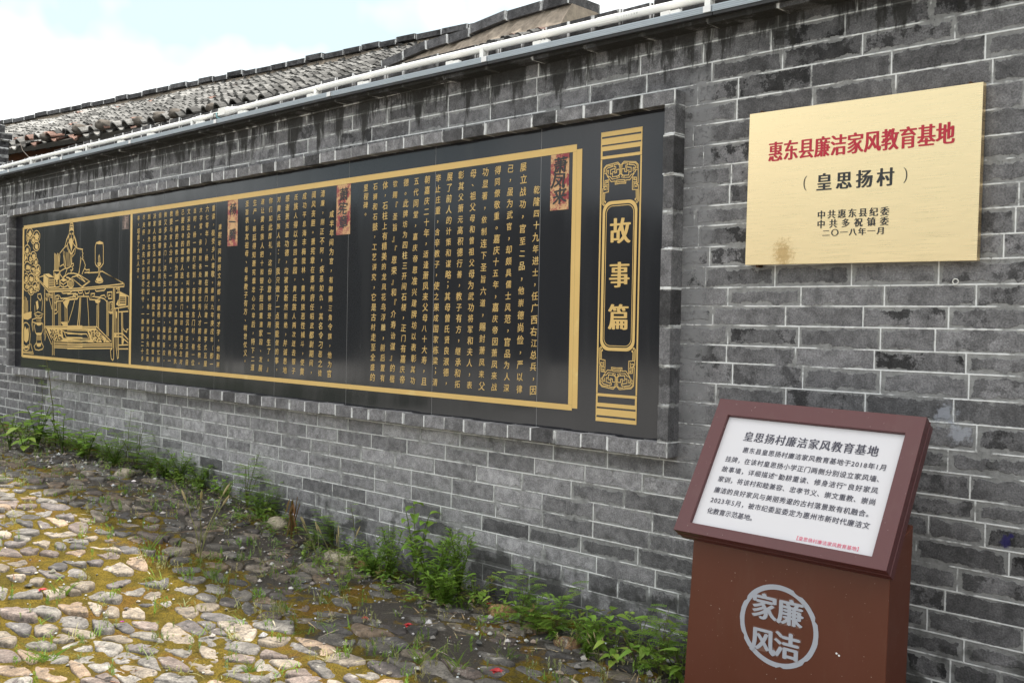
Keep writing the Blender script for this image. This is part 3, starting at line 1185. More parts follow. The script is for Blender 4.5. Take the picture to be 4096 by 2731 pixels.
# brush pot, books, inkstone, jar
for x in (415, 426, 438, 450, 461):
    L(CA, [(x, 395 + (x % 5) * 6), (x + 2, 500), (x - 1, 605)], .010)
L(CA, [(405, 608), (470, 605), (476, 650), (472, 800), (425, 805), (405, 650)], W1, True)
F(CA, [(412, 630), (440, 650), (470, 630), (468, 700), (440, 735), (415, 700)])
L(CA, [(430, 740), (450, 735), (455, 760), (436, 765)], .007, True)
F(CA, [(283, 648), (345, 640), (418, 690), (420, 810), (345, 815), (280, 775)])
L(CA, [(482, 725), (520, 700), (560, 720), (570, 735), (518, 770), (482, 745)], W1, True)
F(CA, [(490, 715), (518, 702), (556, 722), (520, 740)])
L(CA, [(482, 745), (485, 785), (520, 805), (568, 785), (570, 735)])
L(CA, [(518, 768), (520, 803)])
q = [(608 + 36 * math.cos(t * math.pi / 9), 760 + 50 * math.sin(t * math.pi / 9)) for t in range(18)]
L(CA, q, W1, True)
for k_ in range(5):
    for m_ in range(4):
        L(CA, [(584 + 13 * m_, 728 + 15 * k_ + (m_ % 2) * 6), (590 + 13 * m_, 738 + 15 * k_ + (m_ % 2) * 6)], .011)
L(CA, [(555, 685), (580, 690), (612, 708)], .012)
# open book
L(CC, [(48, 690), (135, 650), (270, 735), (180, 800)], W1, True)
L(CC, [(60, 680), (140, 660), (210, 735)])
L(CC, [(180, 790), (255, 735)], .006)
L(CC, [(110, 670), (215, 745)], .006)
# candle in glass
L(CC, [(380, 575), (345, 545), (333, 515), (333, 320), (345, 275), (385, 258), (425, 275), (430, 320), (430, 520), (410, 550), (385, 575)])
F(CC, [(346, 282), (366, 264), (390, 258), (415, 268), (426, 285), (400, 290), (370, 290)])
L(CC, [(378, 515), (372, 450), (380, 420), (388, 450), (390, 515)])
L(CC, [(360, 518), (400, 518), (398, 532), (365, 535), (372, 548), (392, 548)])
L(CC, [(372, 580), (378, 640), (372, 670), (345, 710)])
L(CC, [(390, 580), (386, 640), (390, 670), (420, 710)])
F(CC, [(340, 715), (365, 690), (398, 690), (428, 720), (405, 735), (360, 738)])
L(CC, [(333, 725), (340, 740), (380, 752), (420, 742), (428, 722)])
# desk top
L(CA, [(283, 668), (210, 690), (345, 830), (747, 815)])
L(CC, [(130, 815), (480, 785), (680, 760), (415, 612), (390, 620)])
L(CC, [(245, 632), (370, 625)])
L(CA, [(210, 690), (208, 702), (340, 852), (747, 838)])
L(CC, [(130, 838), (480, 805), (678, 795), (680, 760)])
# apron and legs
L(CB, [(345, 110), (747, 95)])
L(CB, [(300, 70), (298, 520), (290, 560), (300, 690), (310, 640), (305, 530)])
L(CB, [(292, 75), (290, 620)], .006)
L(CB, [(390, 110), (388, 870)])
L(CB, [(412, 110), (410, 870)])
L(CB, [(400, 110), (398, 860)], .005)
L(CB, [(345, 115), (350, 190), (385, 320)])
for s_ in ((360, 130, 18), (375, 165, 14), (325, 150, 15), (318, 200, 12)):
    L(CB, [(s_[0] - s_[2], s_[1] - s_[2]), (s_[0] + s_[2], s_[1] - s_[2]), (s_[0] + s_[2], s_[1] + s_[2]), (s_[0] - s_[2] * .4, s_[1] + s_[2]), (s_[0] - s_[2] * .4, s_[1]), (s_[0] + s_[2] * .4, s_[1])], .006)
L(CB, [(430, 220), (425, 160), (460, 150), (465, 195), (440, 200), (445, 175)])
L(CB, [(430, 225), (510, 220), (530, 195), (590, 200), (690, 190), (690, 140), (640, 138), (640, 165), (670, 170)])
L(CB, [(470, 150), (490, 190), (560, 185), (630, 170)])
L(CB, [(500, 115), (515, 130), (600, 125), (620, 105)])
L(CB, [(415, 240), (442, 240), (442, 330), (418, 330)])
L(CB, [(424, 260), (434, 260), (434, 310), (424, 315)], .006)
L(CB, [(412, 375), (440, 365), (455, 340)])
for x in (463, 475, 487):
    L(CB, [(x, 240), (x + 2, 515)], .007)
for x in (538, 552, 566):
    L(CB, [(x, 250), (x + 3, 515)], .008)
F(CB, [(515, 235), (550, 205), (595, 215), (575, 270), (560, 310), (535, 280)])
L(CB, [(655, 215), (630, 320), (580, 480)])
F(CB, [(482, 470), (572, 470), (572, 515), (520, 515)])
L(CB, [(720, 180), (710, 350), (690, 520)])
L(CB, [(730, 180), (722, 350), (712, 520)])
L(CD, [(0, 130), (95, 122), (95, 180), (60, 182), (62, 150), (85, 148)])
L(CD, [(0, 195), (110, 185), (125, 155), (240, 155), (250, 190), (330, 195), (375, 170), (410, 180), (440, 210), (450, 205)])
L(CD, [(120, 95), (130, 120), (165, 118), (170, 92)])
L(CD, [(195, 95), (205, 125), (240, 118), (245, 90)])
F(CD, [(176, 140), (182, 115), (188, 140), (182, 150)])
L(CD, [(310, 85), (325, 98), (410, 88), (430, 68)])
L(CD, [(265, 175), (265, 125), (305, 122), (300, 155), (280, 158)])
L(CD, [(305, 160), (360, 165), (375, 150), (415, 140), (430, 170)])
L(CD, [(445, 165), (448, 110), (500, 105), (498, 180), (462, 180), (465, 140), (482, 140)])
L(CD, [(475, 220), (508, 215), (508, 325), (475, 330)], W1, True)
L(CD, [(488, 240), (498, 240), (498, 300), (486, 305)], .006)
L(CD, [(140, 170), (128, 330), (112, 490)])
L(CD, [(152, 170), (145, 330), (132, 490)])
L(CD, [(222, 165), (235, 330), (242, 490)])
L(CD, [(332, 250), (330, 500)])
L(CD, [(343, 230), (345, 510)])
L(CD, [(353, 220), (352, 520)], .006)
F(CD, [(310, 200), (372, 195), (365, 222), (335, 235), (315, 222)])
for x in (440, 450, 459):
    L(CD, [(x, 215), (x + 2, 600)], .007)
L(CD, [(455, 320), (480, 345), (512, 340)])
L(CD, [(515, 60), (500, 740), (482, 760), (490, 850), (508, 870), (518, 850), (525, 300), (532, 60)])
L(CD, [(522, 60), (514, 730)], .006)
L(CD, [(540, 290), (545, 720), (560, 850), (572, 840), (572, 290)])
L(CD, [(556, 320), (560, 760)], .006)
L(CD, [(605, 330), (612, 690)])
L(CD, [(618, 330), (622, 690)])
L(CD, [(528, 290), (570, 285), (683, 265)])
L(CD, [(575, 330), (683, 322)])
F(CD, [(545, 245), (580, 170), (585, 105), (660, 150), (658, 255), (575, 265)])
L(CD, [(585, 105), (685, 155), (683, 300)])
F(CD, [(540, 320), (556, 330), (552, 400), (540, 390)])
L(CD, [(618, 505), (640, 540), (665, 555), (668, 525), (683, 520)])
L(CD, [(525, 570), (620, 572), (683, 640)])
L(CD, [(525, 605), (600, 605), (683, 675)])
F(CD, [(528, 570), (550, 572), (550, 612), (528, 605)])
F(CD, [(608, 640), (640, 630), (625, 690), (610, 690)])
L(CD, [(575, 700), (683, 697)])
L(CD, [(575, 742), (683, 742)])
L(CD, [(545, 70), (585, 65), (580, 110), (548, 115)])
L(CD, [(560, 90), (575, 85)], .006)
# woven mat and foot board
F(CB, [(310, 535), (747, 530), (747, 555), (505, 565), (520, 660), (747, 690), (747, 715), (415, 705), (370, 640)])
L(CB, [(300, 525), (747, 518)])
L(CB, [(300, 545), (380, 740)])
L(CB, [(320, 545), (385, 690)])
for y_ in (725, 752, 775):
    L(CB, [(412, y_), (747, y_ + 14)])
F(CD, [(0, 522), (325, 520), (480, 670), (290, 672), (205, 665), (0, 672), (0, 655), (255, 640), (225, 545), (0, 540)])
L(CD, [(0, 498), (330, 495), (490, 660)])
L(CD, [(0, 515), (322, 515)])
for y_ in (690, 712, 740):
    L(CD, [(0, y_), (500, y_ - 4)])
L(CD, [(0, 572), (215, 575), (245, 628), (0, 622)])
L(CB, [(500, 570), (540, 595), (747, 620)])
L(CB, [(530, 600), (555, 655), (747, 660)])
# bonsai and vases on the left
rp = random.Random(2)
for cx_, cy_, rx_, ry_ in ((120, 160, 38, 62), (95, 215, 18, 48), (200, 195, 40, 68), (160, 235, 26, 50), (197, 310, 38, 58), (88, 360, 36, 60), (70, 440, 22, 60), (160, 430, 36, 52), (125, 460, 34, 58), (190, 500, 24, 50), (95, 560, 46, 62), (160, 590, 34, 52), (220, 585, 24, 48), (205, 630, 38, 36), (75, 700, 34, 60), (135, 700, 40, 58), (200, 690, 30, 50), (85, 790, 40, 60), (180, 800, 36, 62), (135, 840, 38, 55), (215, 790, 22, 60)):
    q = [(cx_ + rx_ * (1 + .08 * math.sin(3 * t)) * math.cos(t * math.pi / 8), cy_ + ry_ * math.sin(t * math.pi / 8)) for t in range(16)]
    L(CA, q, .0075, True)
    q = []
    for t in range(20):
        a = t * math.pi / 10
        r = rp.uniform(.50, .84) if t % 2 else rp.uniform(.28, .6)
        q.append((cx_ + 2 + rx_ * r * math.cos(a), cy_ + 6 + ry_ * r * math.sin(a)))
    F(CA, q)
L(CA, [(92, 255), (90, 300)], .012)
for x in (48, 62, 78, 92):
    L(CB, [(x, 230 - (x % 9) * 8), (x + 3, 300), (x, 385)], .011)
F(CB, [(42, 375), (100, 355), (140, 345), (138, 420), (95, 445), (45, 435)])
L(CB, [(130, 150), (128, 340)])
L(CB, [(215, 140), (250, 135), (260, 175), (245, 215), (212, 175)], W1, True)
L(CB, [(258, 160), (270, 240), (262, 340)])
L(CB, [(178, 270), (182, 400)])
F(CB, [(190, 230), (215, 215), (225, 300), (205, 330)])
L(CB, [(172, 375), (215, 350), (280, 375), (220, 402)], W1, True)
L(CB, [(185, 392), (200, 420), (260, 420), (268, 390)])
for x in (205, 220, 236, 250):
    L(CB, [(x, 425), (x, 475)], .008)
L(CB, [(195, 425), (150, 440), (150, 470), (195, 485)])
L(CB, [(188, 480), (172, 520), (185, 590), (200, 620), (255, 620), (275, 560), (275, 500), (262, 480)])
F(CB, [(188, 478), (264, 478), (255, 505), (228, 515), (205, 510)])
F(CB, [(196, 600), (262, 598), (252, 630), (205, 630)])
for x in (212, 224, 236, 246):
    L(CB, [(x, 635), (x, 690)], .009)
L(CB, [(203, 635), (200, 715), (170, 760), (185, 800), (225, 808), (270, 795), (282, 765), (258, 715), (254, 635)])
F(CB, [(196, 725), (258, 722), (250, 760), (228, 768), (205, 760)])
L(CB, [(148, 440), (142, 500), (155, 580), (160, 540), (152, 480)])
L(CB, [(48, 490), (40, 560), (42, 740), (75, 765), (115, 740), (125, 620), (110, 510), (85, 480), (60, 478)], W1, True)
F(CB, [(50, 560), (62, 520), (80, 560), (100, 540), (110, 620), (100, 690), (75, 720), (50, 690)])
L(CB, [(42, 750), (42, 790), (75, 812), (112, 790), (115, 745)])
F(CB, [(42, 765), (112, 762), (108, 782), (48, 785)])
L(CB, [(128, 725), (162, 850), (35, 835)])
L(CB, [(35, 822), (155, 828)], .006)
# dark strokes cut into the filled areas
pic.base, pic.mi = .0020, 1
for k_ in range(110):
    x, y = rp.uniform(230, 455), rp.uniform(530, 665)
    if x < 235 + (y - 530) * .45 or x > 325 + (y - 525) * 1.05 or x > 440:
        continue
    a = rp.choice((.5, 2.4, 1.0)) + rp.uniform(-.3, .3)
    L(CD, [(x, y), (x + 14 * math.cos(a), y + 14 * math.sin(a))], .006)
for k_ in range(90):
    x, y = rp.uniform(345, 500), rp.uniform(560, 690)
    if x < 330 + (y - 545) * .42 or x > 480 + (y - 545) * .25:
        continue
    a = rp.choice((.5, 2.4, 1.0)) + rp.uniform(-.3, .3)
    L(CB, [(x, y), (x + 15 * math.cos(a), y + 15 * math.sin(a))], .0075)
for k_ in range(16):
    x = 8 + k_ * 14
    L(CD, [(x, 530), (x + 8, 536)], .005)
    L(CD, [(x, 655), (x + 8, 664)], .005)
for y_ in (700, 722, 744, 766, 786):
    L(CA, [(352, y_), (412, y_ + 3)], .007)
L(CA, [(300, 655), (345, 690), (410, 690)], .006)
L(CA, [(345, 700), (345, 810)], .006)
for y_ in (165, 185, 205, 228):
    L(CD, [(590, y_), (652, y_ + 3)], .007)
L(CD, [(580, 140), (578, 250)], .007)
for k_ in range(60):
    x, y = rp.uniform(60, 230), rp.uniform(420, 860)
    if x > 140 + (y - 420) * .2:
        continue
    a = rp.uniform(0, 3.1)
    L(CA, [(x, y), (x + 12 * math.cos(a), y + 12 * math.sin(a))], .008)
pic.build('gold_picture', [M_GOLD, M_BLACK], panel)

# ------------------------------------------------------------------ brass plaque
QY = 3.163
plq = thing('brass_plaque', (-1.51, WY, .22), 'brushed brass plaque with crimson and black writing fixed to the brick wall', 'plaque')
s = MB()
MR = Matrix.Translation((-1.5115, 0, .494)) @ Matrix.Rotation(math.radians(.6), 4, 'Y')
s.box(-.4005, .4005, QY, QY + .026, -.2695, .2695, M=MR)
s.build('plaque_sheet', M_BRASS, plq, bevel=.0025)
s = MB()
s.box(-.388, .388, QY + .0262, WY + .003, -.257, .257, M=MR)
s.build('backing', M_BRASS_EDGE, plq)
Mq = MR.to_3x3()
MO = MR @ Vector((0, QY, 0))
fq = Flat(MO, Mq @ Vector((1, 0, 0)), Mq @ Vector((0, 0, 1)), (0, -1, 0))
t = '惠东县廉洁家风教育基地'
for j, ch in enumerate(t):
    put(fq, ch, -.293 + .0586 * j, .1255, .0575, .074, .002, .040, 0, 0, .004)
fq.build('red_lettering', M_RED, plq)
fq = Flat(MO, Mq @ Vector((1, 0, 0)), Mq @ Vector((0, 0, 1)), (0, -1, 0))
FQ = lambda: Flat(MO, Mq @ Vector((1, 0, 0)), Mq @ Vector((0, 0, 1)), (0, -1, 0))
for j, ch in enumerate('皇思扬村'):
    fq = FQ()
    put(fq, ch, -.106 + .0708 * j, .0055, .058, .063, .004, .036, 0, 0, .004)
    fq.build('black_character', M_INK, plq)
for sx_, x in ((1, -.176), (-1, .172)):
    fq = FQ()
    q = [(x + sx_ * (.010 - .014 * math.cos(a)), .006 + .026 * math.sin(a)) for a in [math.radians(-75 + 15 * k_) for k_ in range(11)]]
    fq.line(q, [.0008, .002, .003, .0035, .0038, .004, .0038, .0035, .003, .002, .0008])
    fq.build('bracket', M_INK, plq)
fq = FQ()
for j, ch in enumerate('中共惠东县纪委'):
    put(fq, ch, -.112 + .0367 * j, -.105, .030, .031, .004, .034)
fq.build('black_lettering', M_INK, plq)
fq = FQ()
for j, ch in enumerate('中共多祝镇委'):
    put(fq, ch, -.112 + .044 * j, -.1365, .030, .031, .004, .034)
fq.build('black_lettering', M_INK, plq)
fq = FQ()
for j, ch in enumerate('二〇一八年一月'):
    put(fq, ch, -.093 + .0317 * j, -.167, .0275, .026, .004, .034)
fq.build('black_lettering', M_INK, plq)
M_RUST = mat_plain('rusty_iron', (0.08, 0.04, 0.02), .8, .3)
for x, z in ((-.357, .272), (.36, .272), (-.356, -.273)):
    s = MB()
    p0 = MR @ Vector((x, 0, z))
    ring_tube(s, [(p0.x, QY + .006, p0.z), (p0.x, WY + .002, p0.z)], .006, 8)
    s.build('bolt', M_RUST, plq)

# ------------------------------------------------------------------ information stand
KS = 1.12
SX = KS * Vector((0.99917, 0.03764, -0.01581))
SD = KS * Vector((-0.0158, -0.0006, -0.99987))
SN = KS * Vector((-0.03764, 0.99929, 0.0))
HY = KS * Vector((0.00708, -0.54124, -0.84084))
HN = KS * Vector((-0.0402, 0.84003, -0.54105))
SC0 = Vector((-1.52169, 2.82838, -0.45183))


def axes(X, Y, Z, O):
    return Matrix(((X.x, Y.x, Z.x, O.x), (X.y, Y.y, Z.y, O.y), (X.z, Y.z, Z.z, O.z), (0, 0, 0, 1)))


MH = axes(SX, HY, HN, SC0)          # x right, y down the board, z into the board
MS = axes(SX, SD, SN, SC0)          # x right, y down, z away from the viewer
stand = thing('information_stand', SC0 + SD * .735, 'red brown steel reading stand with a slanted white text board', 'info stand')


def tbox(mb, M, x0, x1, y0, y1, z0, z1):
    P = [M @ Vector((x, y, z)) for x in (x0, x1) for y in (y0, y1) for z in (z0, z1)]
    for k_ in ((0, 1, 5, 4), (4, 5, 7, 6), (6, 7, 3, 2), (2, 3, 1, 0), (1, 3, 7, 5), (2, 0, 4, 6)):
        mb.face([P[i] for i in k_])


hw, hh, bw, b0, b1 = .31, .2192, .2655, -.166, .188
s = MB()
# picture-frame rim: four mitred sides with an inner lip
out = [(-hw, -hh), (hw, -hh), (hw, hh), (-hw, hh)]
inn = [(-bw, b0), (bw, b0), (bw, b1), (-bw, b1)]
for i in range(4):
    j = (i + 1) % 4
    for A, B, za, zb_ in ((out, inn, 0, 0), (inn, inn, 0, .0125)):
        s.face([MH @ Vector((*A[i], za)), MH @ Vector((*A[j], za)), MH @ Vector((*B[j], zb_)), MH @ Vector((*B[i], zb_))])
    s.face([MH @ Vector((*out[i], .03)), MH @ Vector((*out[j], .03)), MH @ Vector((*out[j], 0)), MH @ Vector((*out[i], 0))])
s.face([MH @ Vector((*p, .03)) for p in out])
s.build('frame_rim', M_STANDH, stand, merge=True, bevel=.0015)
s = MB()
tbox(s, MH, -hw + .0015, hw - .0015, -hh + .0015, hh - .0015, .0312, .062)
s.build('head_box', M_STANDH, stand, bevel=.002)
s = MB()
tbox(s, MH, -bw + .0004, bw - .0004, b0 + .0004, b1 - .0004, .0122, .0235)
brd = s.build('text_board', M_BOARD, stand)
fb = Flat(MH @ Vector((0, 0, .0122)), SX, -HY, -HN, .0006)


def textline(fl, t, x0, x1, y, size, off=0, heavy=0, yheavy=0, asp=1.0):
    adv = []
    for ch in t:
        adv.append(.56 if ch in '0123456789' else (.5 if ch in '“”' else 1.0))
    tot = sum(adv)
    u = (x1 - x0) / tot
    x = x0
    for ch, a in zip(t, adv):
        if ch in '0123456789':
            V, _ = glyph(ch, off)
            put(fl, ch, x + a * u * .5 + (.5 - .28) * size, -y, size, size, off, heavy, 0, 0, yheavy)
        elif ch in '“”':
            put(fl, ch, x + a * u * .5 + .18 * size, -y, size, size, off, heavy, 0, 0, yheavy)
        else:
            put(fl, ch, x + a * u * .5, -y, size * asp, size, off, heavy, 0, 0, yheavy)
        x += a * u


for t, xa, xb, y in (('惠东县皇思扬村廉洁家风教育基地于2018年1月', -.1866, .239, -.0637), ('挂牌，在该村皇思扬小学正门两侧分别设立家风墙、', -.2312, .2405, -.0285), ('故事墙，详细描述“勤耕重读、修身洁行”良好家风', -.2313, .2331, .0045), ('家训，将该村和睦兼容、忠孝节义、崇文重教、崇尚', -.2322, .2351, .0371), ('廉洁的良好家风与美丽秀邃的古村落景致有机融合。', -.2324, .2375, .0725), ('2023年5月，被市纪委监委定为惠州市新时代廉洁文', -.2325, .2364, .1047), ('化教育示范基地。', -.2316, -.0760, .1388)):
    textline(fb, t, xa, xb, y, .0196, 0, .014, .010)
textline(fb, '皇思扬村廉洁家风教育基地', -.198, .2065, -.108, .034, 0, .030, .002, .92)
fb.build('slate_lettering', M_GREYINK, brd)
fb = Flat(MH @ Vector((0, 0, .0122)), SX, -HY, -HN, .0006)
textline(fb, '【皇思扬村廉洁家风教育基地】', .0455, .232, .172, .0130, 0, .008)
fb.build('rose_lettering', M_PINK, brd)
# body
zf = -.1186 + .062
s = MB()
A = [(-.277, .160), (.297, .160), (.294, .765), (-.299, .765)]
vs = [MS @ Vector((x, y - (.06 if k_ else 0), zf + k_ * .145)) for k_ in (0, 1) for x, y in A]
s.mesh(vs, [(0, 3, 2, 1), (4, 5, 6, 7), (1, 2, 6, 5), (0, 4, 7, 3), (3, 7, 6, 2), (0, 1, 5, 4)])
s.build('cabinet', M_STANDB, stand, bevel=.003)
fe = Flat(MS @ Vector((-.003, .408, zf)), SX, -SD, -SN, .0008)
ro = random.Random(9)
o_, i_ = [], []
for k_ in range(72):
    a = 2 * math.pi * k_ / 72
    nick = -.004 if k_ in (4, 12, 13, 30, 41, 55, 63) else 0
    o_.append((math.cos(a) * (.1165 + nick + ro.uniform(-.0006, .0006)), math.sin(a) * (.1135 + nick)))
    i_.append((math.cos(a) * .1025, math.sin(a) * .0995))
fe.ring(o_, i_)
em = fe.build('emblem_ring', M_SILVER, stand)
POSC = (('家', -.0425, .045), ('廉', .0345, .045), ('风', -.044, -.050), ('洁', .029, -.047))
fo = Flat(MS @ Vector((-.003, .408, zf)), SX, -SD, -SN, .0005)
for ch, x, y in POSC:
    put(fo, ch, x, y, .080, .078, .034, .02)
fo.build('emblem_outline', M_OUTL, stand)
fe = Flat(MS @ Vector((-.003, .408, zf)), SX, -SD, -SN, .0022)
for ch, x, y in POSC:
    put(fe, ch, x, y, .078, .076, 0, .04, 0, 0, .018)
fe.build('emblem_lettering', M_SILVER, stand)
s = MB()
for x, y in ((.165, .44), (.172, .444)):
    s.mesh([MS @ Vector((x + .003 * math.cos(a), y + .0026 * math.sin(a), zf - .0012)) for a in [k_ * math.pi / 4 for k_ in range(8)]], [tuple(range(8))])
s.build('paint_chip', M_LBL, stand)

# ------------------------------------------------------------------ light bars and conduit above the panel
LJ = [-10.13, -8.96, -7.85, -6.68, -5.53, -4.36, -3.19, -2.03, -.86, .3]
LBL = ['far left aluminium light bar beside the brick gate pier', 'aluminium light bar over the left end of the panel', 'aluminium light bar above the engraved table lamp', 'aluminium light bar above the left block of writing', 'aluminium light bar under the white junction box', 'aluminium light bar over the middle block of writing', 'aluminium light bar over the right block of writing', 'rightmost aluminium light bar at the top edge of the photo', None]
CONN = {0: (-9.19,), 1: (-8.76, -8.06), 2: (-7.6, -6.88), 3: (-6.43, -5.77), 4: (-5.27, -4.56), 5: (-4.11, -3.44), 6: (-2.89, -2.23), 7: (-1.75, -1.05), 8: ()}


def shear_box(mb, xa, xb, y0, y1, z0, z1, c=(.5, .5, .5)):
    P = []
    for x in (xa, xb):
        for y in (y0, y1):
            for z in (z0, z1):
                P.append((x, y, z + tz(x)))
    for k_ in ((0, 4, 5, 1), (4, 6, 7, 5), (6, 2, 3, 7), (2, 0, 1, 3), (1, 5, 7, 3), (2, 6, 4, 0)):
        mb.face([P[i] for i in k_], None, (9, 9), c)


for i in range(8):
    a, b_ = LJ[i] + .002, LJ[i + 1] - .002
    bar = thing('light_bar', ((a + b_) / 2, 3.08, 1.165 + tz((a + b_) / 2)), LBL[i], 'light bar', 'linear lights along the wall top')
    s = MB()
    shear_box(s, a, b_, 3.088, 3.1185, 1.1745, 1.199)
    for z in (1.1790, 1.1860, 1.1925):
        shear_box(s, a, b_, 3.0865, 3.088, z, z + .0035)
    s.build('housing', M_ALU, bar)
    s = MB()
    shear_box(s, b_ - .034, b_ - .002, 3.0850, 3.0864, 1.1755, 1.1985)
    s.build('sticker', M_LBL, bar)
    s = MB()
    shear_box(s, a, b_, 3.091, 3.1175, 1.1625, 1.1744)
    s.build('lens_strip', M_DARK, bar)
    for c_ in CONN[i]:
        s = MB()
        shear_box(s, c_ - .032, c_ + .010, 3.094, 3.118, 1.1994, 1.2165)
        ring_tube(s, [(c_ + .011, 3.105, 1.209 + tz(c_)), (c_ + .020, 3.105, 1.209 + tz(c_)), (c_ + .045, 3.107, 1.2045 + tz(c_))], [.0065, .0065, .004], 8)
        shear_box(s, c_ + .0105, c_ + .052, 3.096, 3.116, 1.1994, 1.214)
        s.build('cable_connector', M_PVC, bar, bevel=.002)

con = thing('conduit', (-4, 3.14, 1.23), 'white plastic conduit pipe with junction box running along the wall coping', 'pipe')
s = MB()
PX = [-13 + .25 * k_ for k_ in range(62)]
CZ = 1.2480


def cz_(x):
    return CZ + tz(x) + .004 * math.sin(x * 1.3)


ring_tube(s, [(x, 3.135, cz_(x)) for x in PX if x < -5.56] + [(-5.54, 3.135, cz_(-5.54))], .0140, 12)
ring_tube(s, [(-5.395, 3.135, cz_(-5.395))] + [(x, 3.135, cz_(x)) for x in PX if x > -5.37], .0158, 12)
s.build('pipe', M_PVC, con, smooth=True)
for x0, x1 in ((-5.86, -5.77), (-2.60, -2.49), (-8.66, -8.58)):
    s = MB()
    ring_tube(s, [(x0, 3.135, cz_(x0)), (x1, 3.135, cz_(x1))], .0178, 12)
    s.build('coupling', M_PVC, con, smooth=False)
for x in (-9.6, -8.57, -7.49, -5.9, -4.55, -3.26, -2.07, -.9):
    s = MB()
    ring_tube(s, [(x - .012, 3.135, cz_(x)), (x + .012, 3.135, cz_(x))], .0172, 12)
    s.box(x - .012, x + .012, 3.118, 3.15, 1.207 + tz(x), cz_(x) - .006)
    s.build('saddle_clip', M_PVC, con)
s = MB()
ring_tube(s, [(-5.555, 3.133, cz_(-5.5)), (-5.475, 3.133, cz_(-5.45)), (-5.44, 3.135, cz_(-5.44)), (-5.375, 3.135, cz_(-5.4))], [.026, .028, .022, .0175], 12)
s.box(-5.545, -5.47, 3.104, 3.112, cz_(-5.5) - .022, cz_(-5.5) + .022)
s.build('junction_box', M_PVC, con, bevel=.001)
for k_, m_ in ((0, M_DARK), (1, mat_plain('teal_cable', (.05, .18, .20), .5))):
    s = MB()
    ring_tube(s, [(-5.556, 3.128, cz_(-5.5)), (-5.60 + .03 * k_, 3.105, cz_(-5.5) - .004), (-5.60 + .05 * k_, 3.10, 1.212 + tz(-5.5)), (-5.585 + .075 * k_, 3.098, 1.2015 + tz(-5.5))], .0045, 6)
    s.build('cable', m_, con, smooth=True)
# the maker's print on the pipe
for x0 in (-2.47, -.7):
    fp = Flat((x0, 3.1335 - .0150, CZ + tz(x0 + .3)), (1, 0, -.017), (0, 0, 1), (0, -1, 0), .0012)
    textline(fp, 'LESSO联塑', 0, .085, 0, .009)
    fp.build('pipe_print', M_PRINT, con)

# ------------------------------------------------------------------ ring hook on the wall
s = MB()
hx, hz = onY(3822, 1126, WY - .006)
ring_tube(s, [(hx + .0085 * math.cos(a), WY - .006, hz + .0085 * math.sin(a)) for a in [k_ * math.pi / 8 for k_ in range(17)]], .0017, 6)
ring_tube(s, [(hx, WY - .006, hz + .0085), (hx, WY + .01, hz + .0085)], .0017, 6)
tag(s.build('ring_hook', M_PVC, smooth=True), 'small white ring hook on the bricks under the brass plaque', 'hook')

# ------------------------------------------------------------------ houses behind the wall
rh = random.Random(11)


def roof_tiles(mb, O, U, V, N, length, depth, step, red, dark, hidden=0.0, row=.085):
    """rows of small curved clay tiles; U along the eave, V up the slope, N off the slope"""
    ncol = int(length / step)
    nrow = int(depth / row)
    SEG = 5
    for i in range(ncol):
        cover = i % 2 == 0
        u = (i + .5) * step
        wv = .010 * math.sin(u * 2.1) + .012 * nz(u, 2.2, 0, .8)
        for j in range(nrow):
            v = j * row + rh.uniform(-.012, .012)
            if rh.random() < .015:
                continue
            w = step * (1.02 if cover else 1.18) * rh.uniform(.93, 1.07)
            Lt = row * 1.9
            lift = (.040 if cover else .010) + rh.uniform(-.005, .007) + .022 * nz(u, v, 5, 1.1)
            rise = .046 if cover else -.034
            yaw = rh.uniform(-.07, .07)
            pitch = rh.uniform(.06, .17)
            t = nz(u, v, 1, .55)
            g = (rh.uniform(.06, .20) if not cover else rh.uniform(.05, .15)) * (1 + .55 * t)
            c = (g * 1.02, g, g * .95)
            if rh.random() < red(u, v):
                f = rh.uniform(.8, 1.2)
                c = (.13 * f, .075 * f, .058 * f)
            elif rh.random() < .08:
                c = (.035, .034, .032)
            g2 = dark(u)
            c = (c[0] * g2, c[1] * g2, c[2] * g2)
            vs = []
            for top in (0, 1):
                for e in (0, 1):
                    for k_ in range(SEG + 1):
                        a = -1 + 2 * k_ / SEG
                        x = a * w / 2
                        h = lift + rise * (1 - a * a) - (0 if top else .016)
                        vv = v + e * Lt
                        h += (Lt * (1 - e) - Lt * .5) * pitch
                        x2 = x + (e - .5) * Lt * yaw
                        vs.append(O + U * (u + x2) + V * vv + N * (h + wv))
            n1 = SEG + 1
            fs = []
            for k_ in range(SEG):
                fs.append((2 * n1 + k_, 2 * n1 + k_ + 1, 3 * n1 + k_ + 1, 3 * n1 + k_))
                fs.append((k_, n1 + k_, n1 + k_ + 1, k_ + 1))
                fs.append((k_, k_ + 1, 2 * n1 + k_ + 1, 2 * n1 + k_))
            fs.append((0, 2 * n1, 3 * n1, n1))
            fs.append((SEG, n1 + SEG, 3 * n1 + SEG, 2 * n1 + SEG))
            mb.mesh(vs, fs, c)


def cap_ridge(mb, A, B, n, wdt, h, seed):
    r = random.Random(seed)
    A, B = Vector(A), Vector(B)
    d = (B - A)
    L = d.length
    d.normalize()
    s_ = Vector((-d.y, d.x, 0)).normalized()
    up = Vector((0, 0, 1))
    x = 0
    while x < L - .03:
        l = min(L / n * r.uniform(.8, 1.15), L - x)
        o_ = A + d * x + up * r.uniform(-.012, .014) + s_ * r.uniform(-.008, .008)
        M = axes(d, s_, up, o_)
        v = r.uniform(.055, .12)
        mb.box(.004, l - .004, -wdt / 2, wdt / 2, 0, h, (v, .6, .8), M, edge='u')
        x += l


